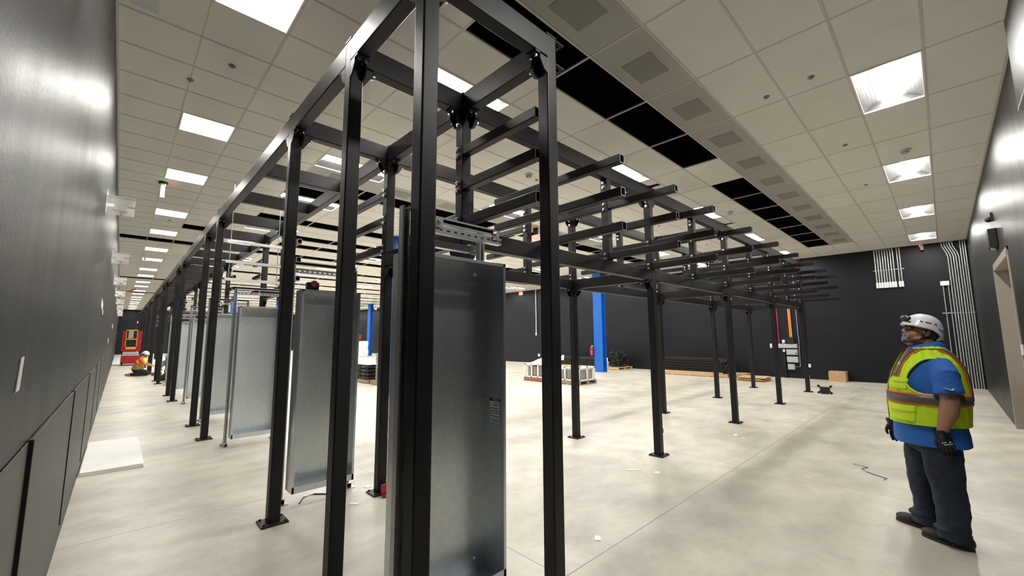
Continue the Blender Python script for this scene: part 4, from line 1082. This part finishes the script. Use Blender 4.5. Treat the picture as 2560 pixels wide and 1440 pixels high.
def mshirt(bm):
    N = 56; zs = [.76+.0*q for q in range(1)]+[.76+.79*q/44 for q in range(1, 45)]
    V = []
    for z in zs:
        fl = .012*max(0, (.95-z)/.19)
        V.append([bm.verts.new(tpt(z, 2*math.pi*q/N, fl+.004*math.sin(7*q*2*math.pi/N)*max(0, (.95-z)/.19))) for q in range(N)])
    for A, B in zip(V, V[1:]):
        for q in range(N): bm.faces.new([A[q], A[(q+1) % N], B[(q+1) % N], B[q]])
    bm.faces.new(V[0][::-1]); bm.faces.new(V[-1])
    for s, AA in ((-1, LA), (1, RA)):
        sh = AA[0]; cyl(bm, (s*.165, sh[1]+.02, 1.405), (s*.262, sh[1]-.004 if s < 0 else sh[1]+.02, 1.305), .086, .088, 22); ball(bm, (s*.185, sh[1]+.02, 1.385), .085, n=20)
        cyl(bm, (s*.245, sh[1]+.01, 1.33), (s*.275, sh[1]-.006 if s < 0 else sh[1]+.045, 1.185), .084, .092, 22); ball(bm, (s*.25, sh[1]+.005, 1.31), .086, n=20)
fused('polo_shirt', mshirt, 'shirt', man, .008, 3, .010)
def collar(bm):
    N = 26; P = []
    for k, (r, z) in enumerate([(.080, 1.585), (.093, 1.560), (.112, 1.525)]):
        row = []
        for q in range(N+1):
            a = R_(90+17)+R_(360-34)*q/N; dz = -.045*(1+math.sin(a))*.5-(.03 if (q in (0, N) and k == 2) else 0)
            row.append(Vector((r*math.cos(a)*.98, -.006+r*1.12*math.sin(a)+.02*(1+math.sin(a))*.5, z+dz+.012)))
        P.append(row)
    grid_surface(bm, P)
cloth('collar', collar, 'shirt', man, .005)
OFFV = .020
def vest(bm):
    NT, NZ = 260, 130; z0, z1 = .925, 1.53
    P = [[tpt(z0+(z1-z0)*i/NZ, 2*math.pi*j/NT, OFFV+.003*math.sin(j*.45+i*.105)) for j in range(NT)] for i in range(NZ+1)]
    def keep(i, j):
        z = z0+(z1-z0)*(i+.5)/NZ; a = 2*math.pi*(j+.5)/NT; x = P[i][j].x; fr_ = math.sin(a) > 0
        if fr_ and z > 1.17 and abs(x) < .012+(z-1.17)*.30: return False
        if z > 1.515 and abs(x) < .085: return False
        for c in (0., math.pi, 2*math.pi):
            da = (a-c)/R_(40); dz = (z-1.305)/.140
            if da*da+dz*dz < 1 and z < 1.47: return False
        if fr_ and z <= 1.17 and abs(x) < .006: return False
        return True
    grid_surface(bm, P, closed=True, keep=keep)
vs_ = cloth('safety_vest', vest, 'lime', man, .004)
for c in (0., math.pi):
    part('armhole_binding', lambda bm: polytube(bm, [tpt(1.305+.138*math.sin(t_), c+R_(39.5)*math.cos(t_), OFFV+.003) for t_ in [2*math.pi*q/48 for q in range(49)]], .0075, 8), 'limeb', vs_, smooth=60)
part('neck_binding', lambda bm: polytube(bm, [tpt(1.512, R_(90+a), OFFV+.003) for a in range(52, 309, 8)], .008, 8), 'limeb', vs_, smooth=60)
def hband(z0, z1, off):
    def fn(bm):
        for a0, a1 in ((91.5, 448.5),):
            P = [[tpt(z, R_(a0+(a1-a0)*q/90), off) for q in range(91)] for z in (z0, (z0+z1)/2, z1)]
            grid_surface(bm, P)
    return fn
cloth('orange_band', hband(1.085, 1.180, OFFV+.0085), 'orng', vs_, .001); cloth('reflective_band', hband(1.098, 1.167, OFFV+.0105), 'silver', vs_, .0012)
cloth('orange_band', hband(.925, .937, OFFV+.0045), 'lime', vs_, .001)
def vband(s, w_, off, zf=1.30, zb=1.12):
    def fn(bm):
        xc_ = s*.125; P = []
        zs = [(zf+(1.5-zf)*q/14, True) for q in range(15)]+[(1.5-(1.5-zb)*q/20, False) for q in range(21)]
        for z, fr_ in zs:
            row = []
            for k in range(3):
                x = xc_+s*(k-1)*w_/2; a = tsec(z)[0]+off*.45
                if abs(x) > a-.004: x = math.copysign(a-.004, x)
                row.append(tpt(z, th_for_x(z, x, fr_, off), off))
            P.append(row)
        grid_surface(bm, P)
    return fn
for s in (-1, 1):
    cloth('orange_band', vband(s, .078, OFFV+.011), 'orng', vs_, .001); cloth('reflective_band', vband(s, .052, OFFV+.0135, 1.305, 1.125), 'silver', vs_, .0012)
def patch(a0, a1, z0, z1, off, wob=0):
    def fn(bm): grid_surface(bm, [[tpt(z0+(z1-z0)*i/6-(wob*math.sin(math.pi*q/14) if i == 0 else 0), R_(a0+(a1-a0)*q/14), off) for q in range(15)] for i in range(7)])
    return fn
for a0, a1 in ((108, 158), (22, 72)):
    cloth('pocket', patch(a0, a1, .945, 1.05, OFFV+.008), 'lime', vs_, .006); cloth('pocket_flap', patch(a0-1, a1+1, 1.03, 1.075, OFFV+.013, .012), 'limeb', vs_, .005)
    cloth('pocket', patch(a0+4, a1-12, 1.20, 1.275, OFFV+.006), 'lime', vs_, .005); cloth('pocket_flap', patch(a0+3, a1-11, 1.262, 1.29, OFFV+.011, .008), 'limeb', vs_, .005)
cloth('zip', lambda bm: grid_surface(bm, [[tpt(z, R_(a), OFFV+.004) for a in (88.2, 90, 91.8)] for z in [.93+.25*q/12 for q in range(13)]]), 'black', vs_, .003)
cloth('zip_edge', lambda bm: [grid_surface(bm, [[tpt(z, th_for_x(z, s*(.014+(z-1.17)*.30+k*.008), True, OFFV), OFFV+.004) for k in (0, 1)] for z in [1.175+.30*q/14 for q in range(15)]]) for s in (-1, 1)], 'glove', vs_, .002)
part('clip_badge', lambda bm: ball(bm, tpt(1.395, th_for_x(1.395, -.118, True, OFFV), OFFV+.012), 1, (.014, .008, .020), 12), 'tape', vs_, smooth=60)
# sleeve logo
def swoosh(bm):
    P = [(-.026, .004), (-.018, -.008), (-.006, -.008), (.010, .000), (.030, .012), (.008, .004), (-.008, -.001), (-.016, .001), (-.020, .008)]
    extrude_poly(bm, [(-.3725, -.052+u*1.15, 1.232+v) for u, v in P], (.012, 0, 0))
part('sleeve_logo', swoosh, 'tape', man)
def mpants(bm):
    ball(bm, (0, .025, .80), 1, (.225, .19, .14), 24)
    for s, pts in ((-1, [(-.115, .005, .80, .128), (-.122, -.005, .62, .118), (-.125, -.012, .45, .104), (-.128, -.022, .25, .096), (-.13, -.018, .10, .092)]),
                   (1, [(.115, .045, .80, .130), (.125, .085, .62, .118), (.130, .095, .45, .102), (.135, .085, .25, .090), (.138, .095, .10, .090)])):
        for a, b_ in zip(pts, pts[1:]): cyl(bm, a[:3], b_[:3], a[3], b_[3], 24)
        for p in pts[:-1]: ball(bm, p[:3], p[3], n=22)
        q = pts[-1]; cyl(bm, (q[0], q[1]+.004, .10), (q[0], q[1]+.010, .052), q[3]+.002, q[3]+.004, 24)
        ball(bm, (q[0], q[1]+.02, .13), 1, (q[3]+.004, q[3]+.008, .03), 20)
fused('jeans', mpants, 'jeans', man, .008, 3, .022)
shoe(man, (-.155, -.105, 0), R_(-28)); shoe(man, (.125, .02, 0), R_(-26))
glove(man, (-.268, .004, .878), Matrix.Rotation(R_(-14), 3, 'X'), 1)
glove(man, (.250, .245, .862), Matrix.Rotation(R_(-8), 3, 'X'), -1)

# ---- the kneeling worker far down the left aisle, and one more behind a stand
def kneeler(loc, rz, lb, shirt_m, vest_m, low_m, leg_m, boot_m, hard=True):
    t = thing('person', lb, 'person', loc, rz); acc2 = []
    Hm = Matrix.Translation((0, .16, .93)) @ Matrix.Rotation(R_(-24), 4, 'X')
    head_parts(acc2, t, Hm, 'far', .008)
    arms = [[(s*.19, .06, .72, .055), (s*.24, .20, .52, .048), (s*.10, .40, .44, .036)] for s in (-1, 1)]
    def bd(bm):
        acc2[0](bm)
        chain(bm, [(0, .10, .80, .06), (0, .02, .55, .12), (0, -.05, .30, .13)])
        for A in arms: chain(bm, A)
        for s in (-1, 1):
            chain(bm, [(s*.10, -.05, .26, .08), (s*.15, .30, .13, .065), (s*.13, -.15, .07, .05)])
            ball(bm, (s*.09, .43, .43), 1, (.03, .05, .022), 10)
            for k in range(4): cyl(bm, (s*.09+(k-1.5)*.016, .46, .43), (s*.085+(k-1.5)*.016, .52-.01*abs(k-1), .415), .009, .008, 8)
            cyl(bm, (s*.06, .43, .435), (s*.03, .47, .43), .010, .009, 8)
    fused('body', bd, 'skin', t, .010, 2)
    def st(bm):
        chain(bm, [(0, .085, .75, .11), (0, .03, .58, .16), (0, -.04, .40, .175)], 18); chain(bm, [(-.16, .06, .73, .075), (.16, .06, .73, .075)])
        for A in arms: chain(bm, [(A[0][0], A[0][1], A[0][2], .075), (A[1][0]*.98, A[1][1]-.04, A[1][2]+.06, .070)])
    fused('shirt', st, shirt_m, t, .012, 3)
    if vest_m: fused('safety_vest', lambda bm: (chain(bm, [(0, .09, .72, .125), (0, .035, .58, .172)], 18), ball(bm, (0, .12, .62), 1, (.15, .12, .12), 16)), vest_m, t, .012, 3)
    fused('overshirt', lambda bm: (ball(bm, (0, -.03, .40), 1, (.205, .205, .15), 20), ball(bm, (0, -.06, .32), 1, (.21, .21, .10), 20)), low_m, t, .012, 3)
    def lg(bm):
        ball(bm, (0, -.06, .26), 1, (.20, .18, .13), 18)
        for s in (-1, 1): chain(bm, [(s*.10, -.05, .24, .105), (s*.16, .30, .115, .085)]); chain(bm, [(s*.16, .30, .10, .08), (s*.14, -.20, .085, .065)])
    fused('trousers', lg, leg_m, t, .012, 3)
    for s in (-1, 1): fused('boot', lambda bm: (ball(bm, (s*.14, -.30, .07), 1, (.05, .10, .065), 14), cyl(bm, (s*.14, -.36, .03), (s*.14, -.40, .12), .05, .04, 12)), boot_m, t, .010, 2)
    return t
kneeler((.72, 24.6, 0), R_(-105), 'person in white helmet, orange and lime vest kneeling on the floor of the left aisle', 'hiorange', 'limeb', 'khaki', 'dkcloth', 'bootan')
kneeler((1.52, 20.9, 0), R_(150), 'person in a pale blue shirt kneeling behind the empty strut stand', 'paleblue', None, 'paleblue', 'dkcloth', 'shoe')
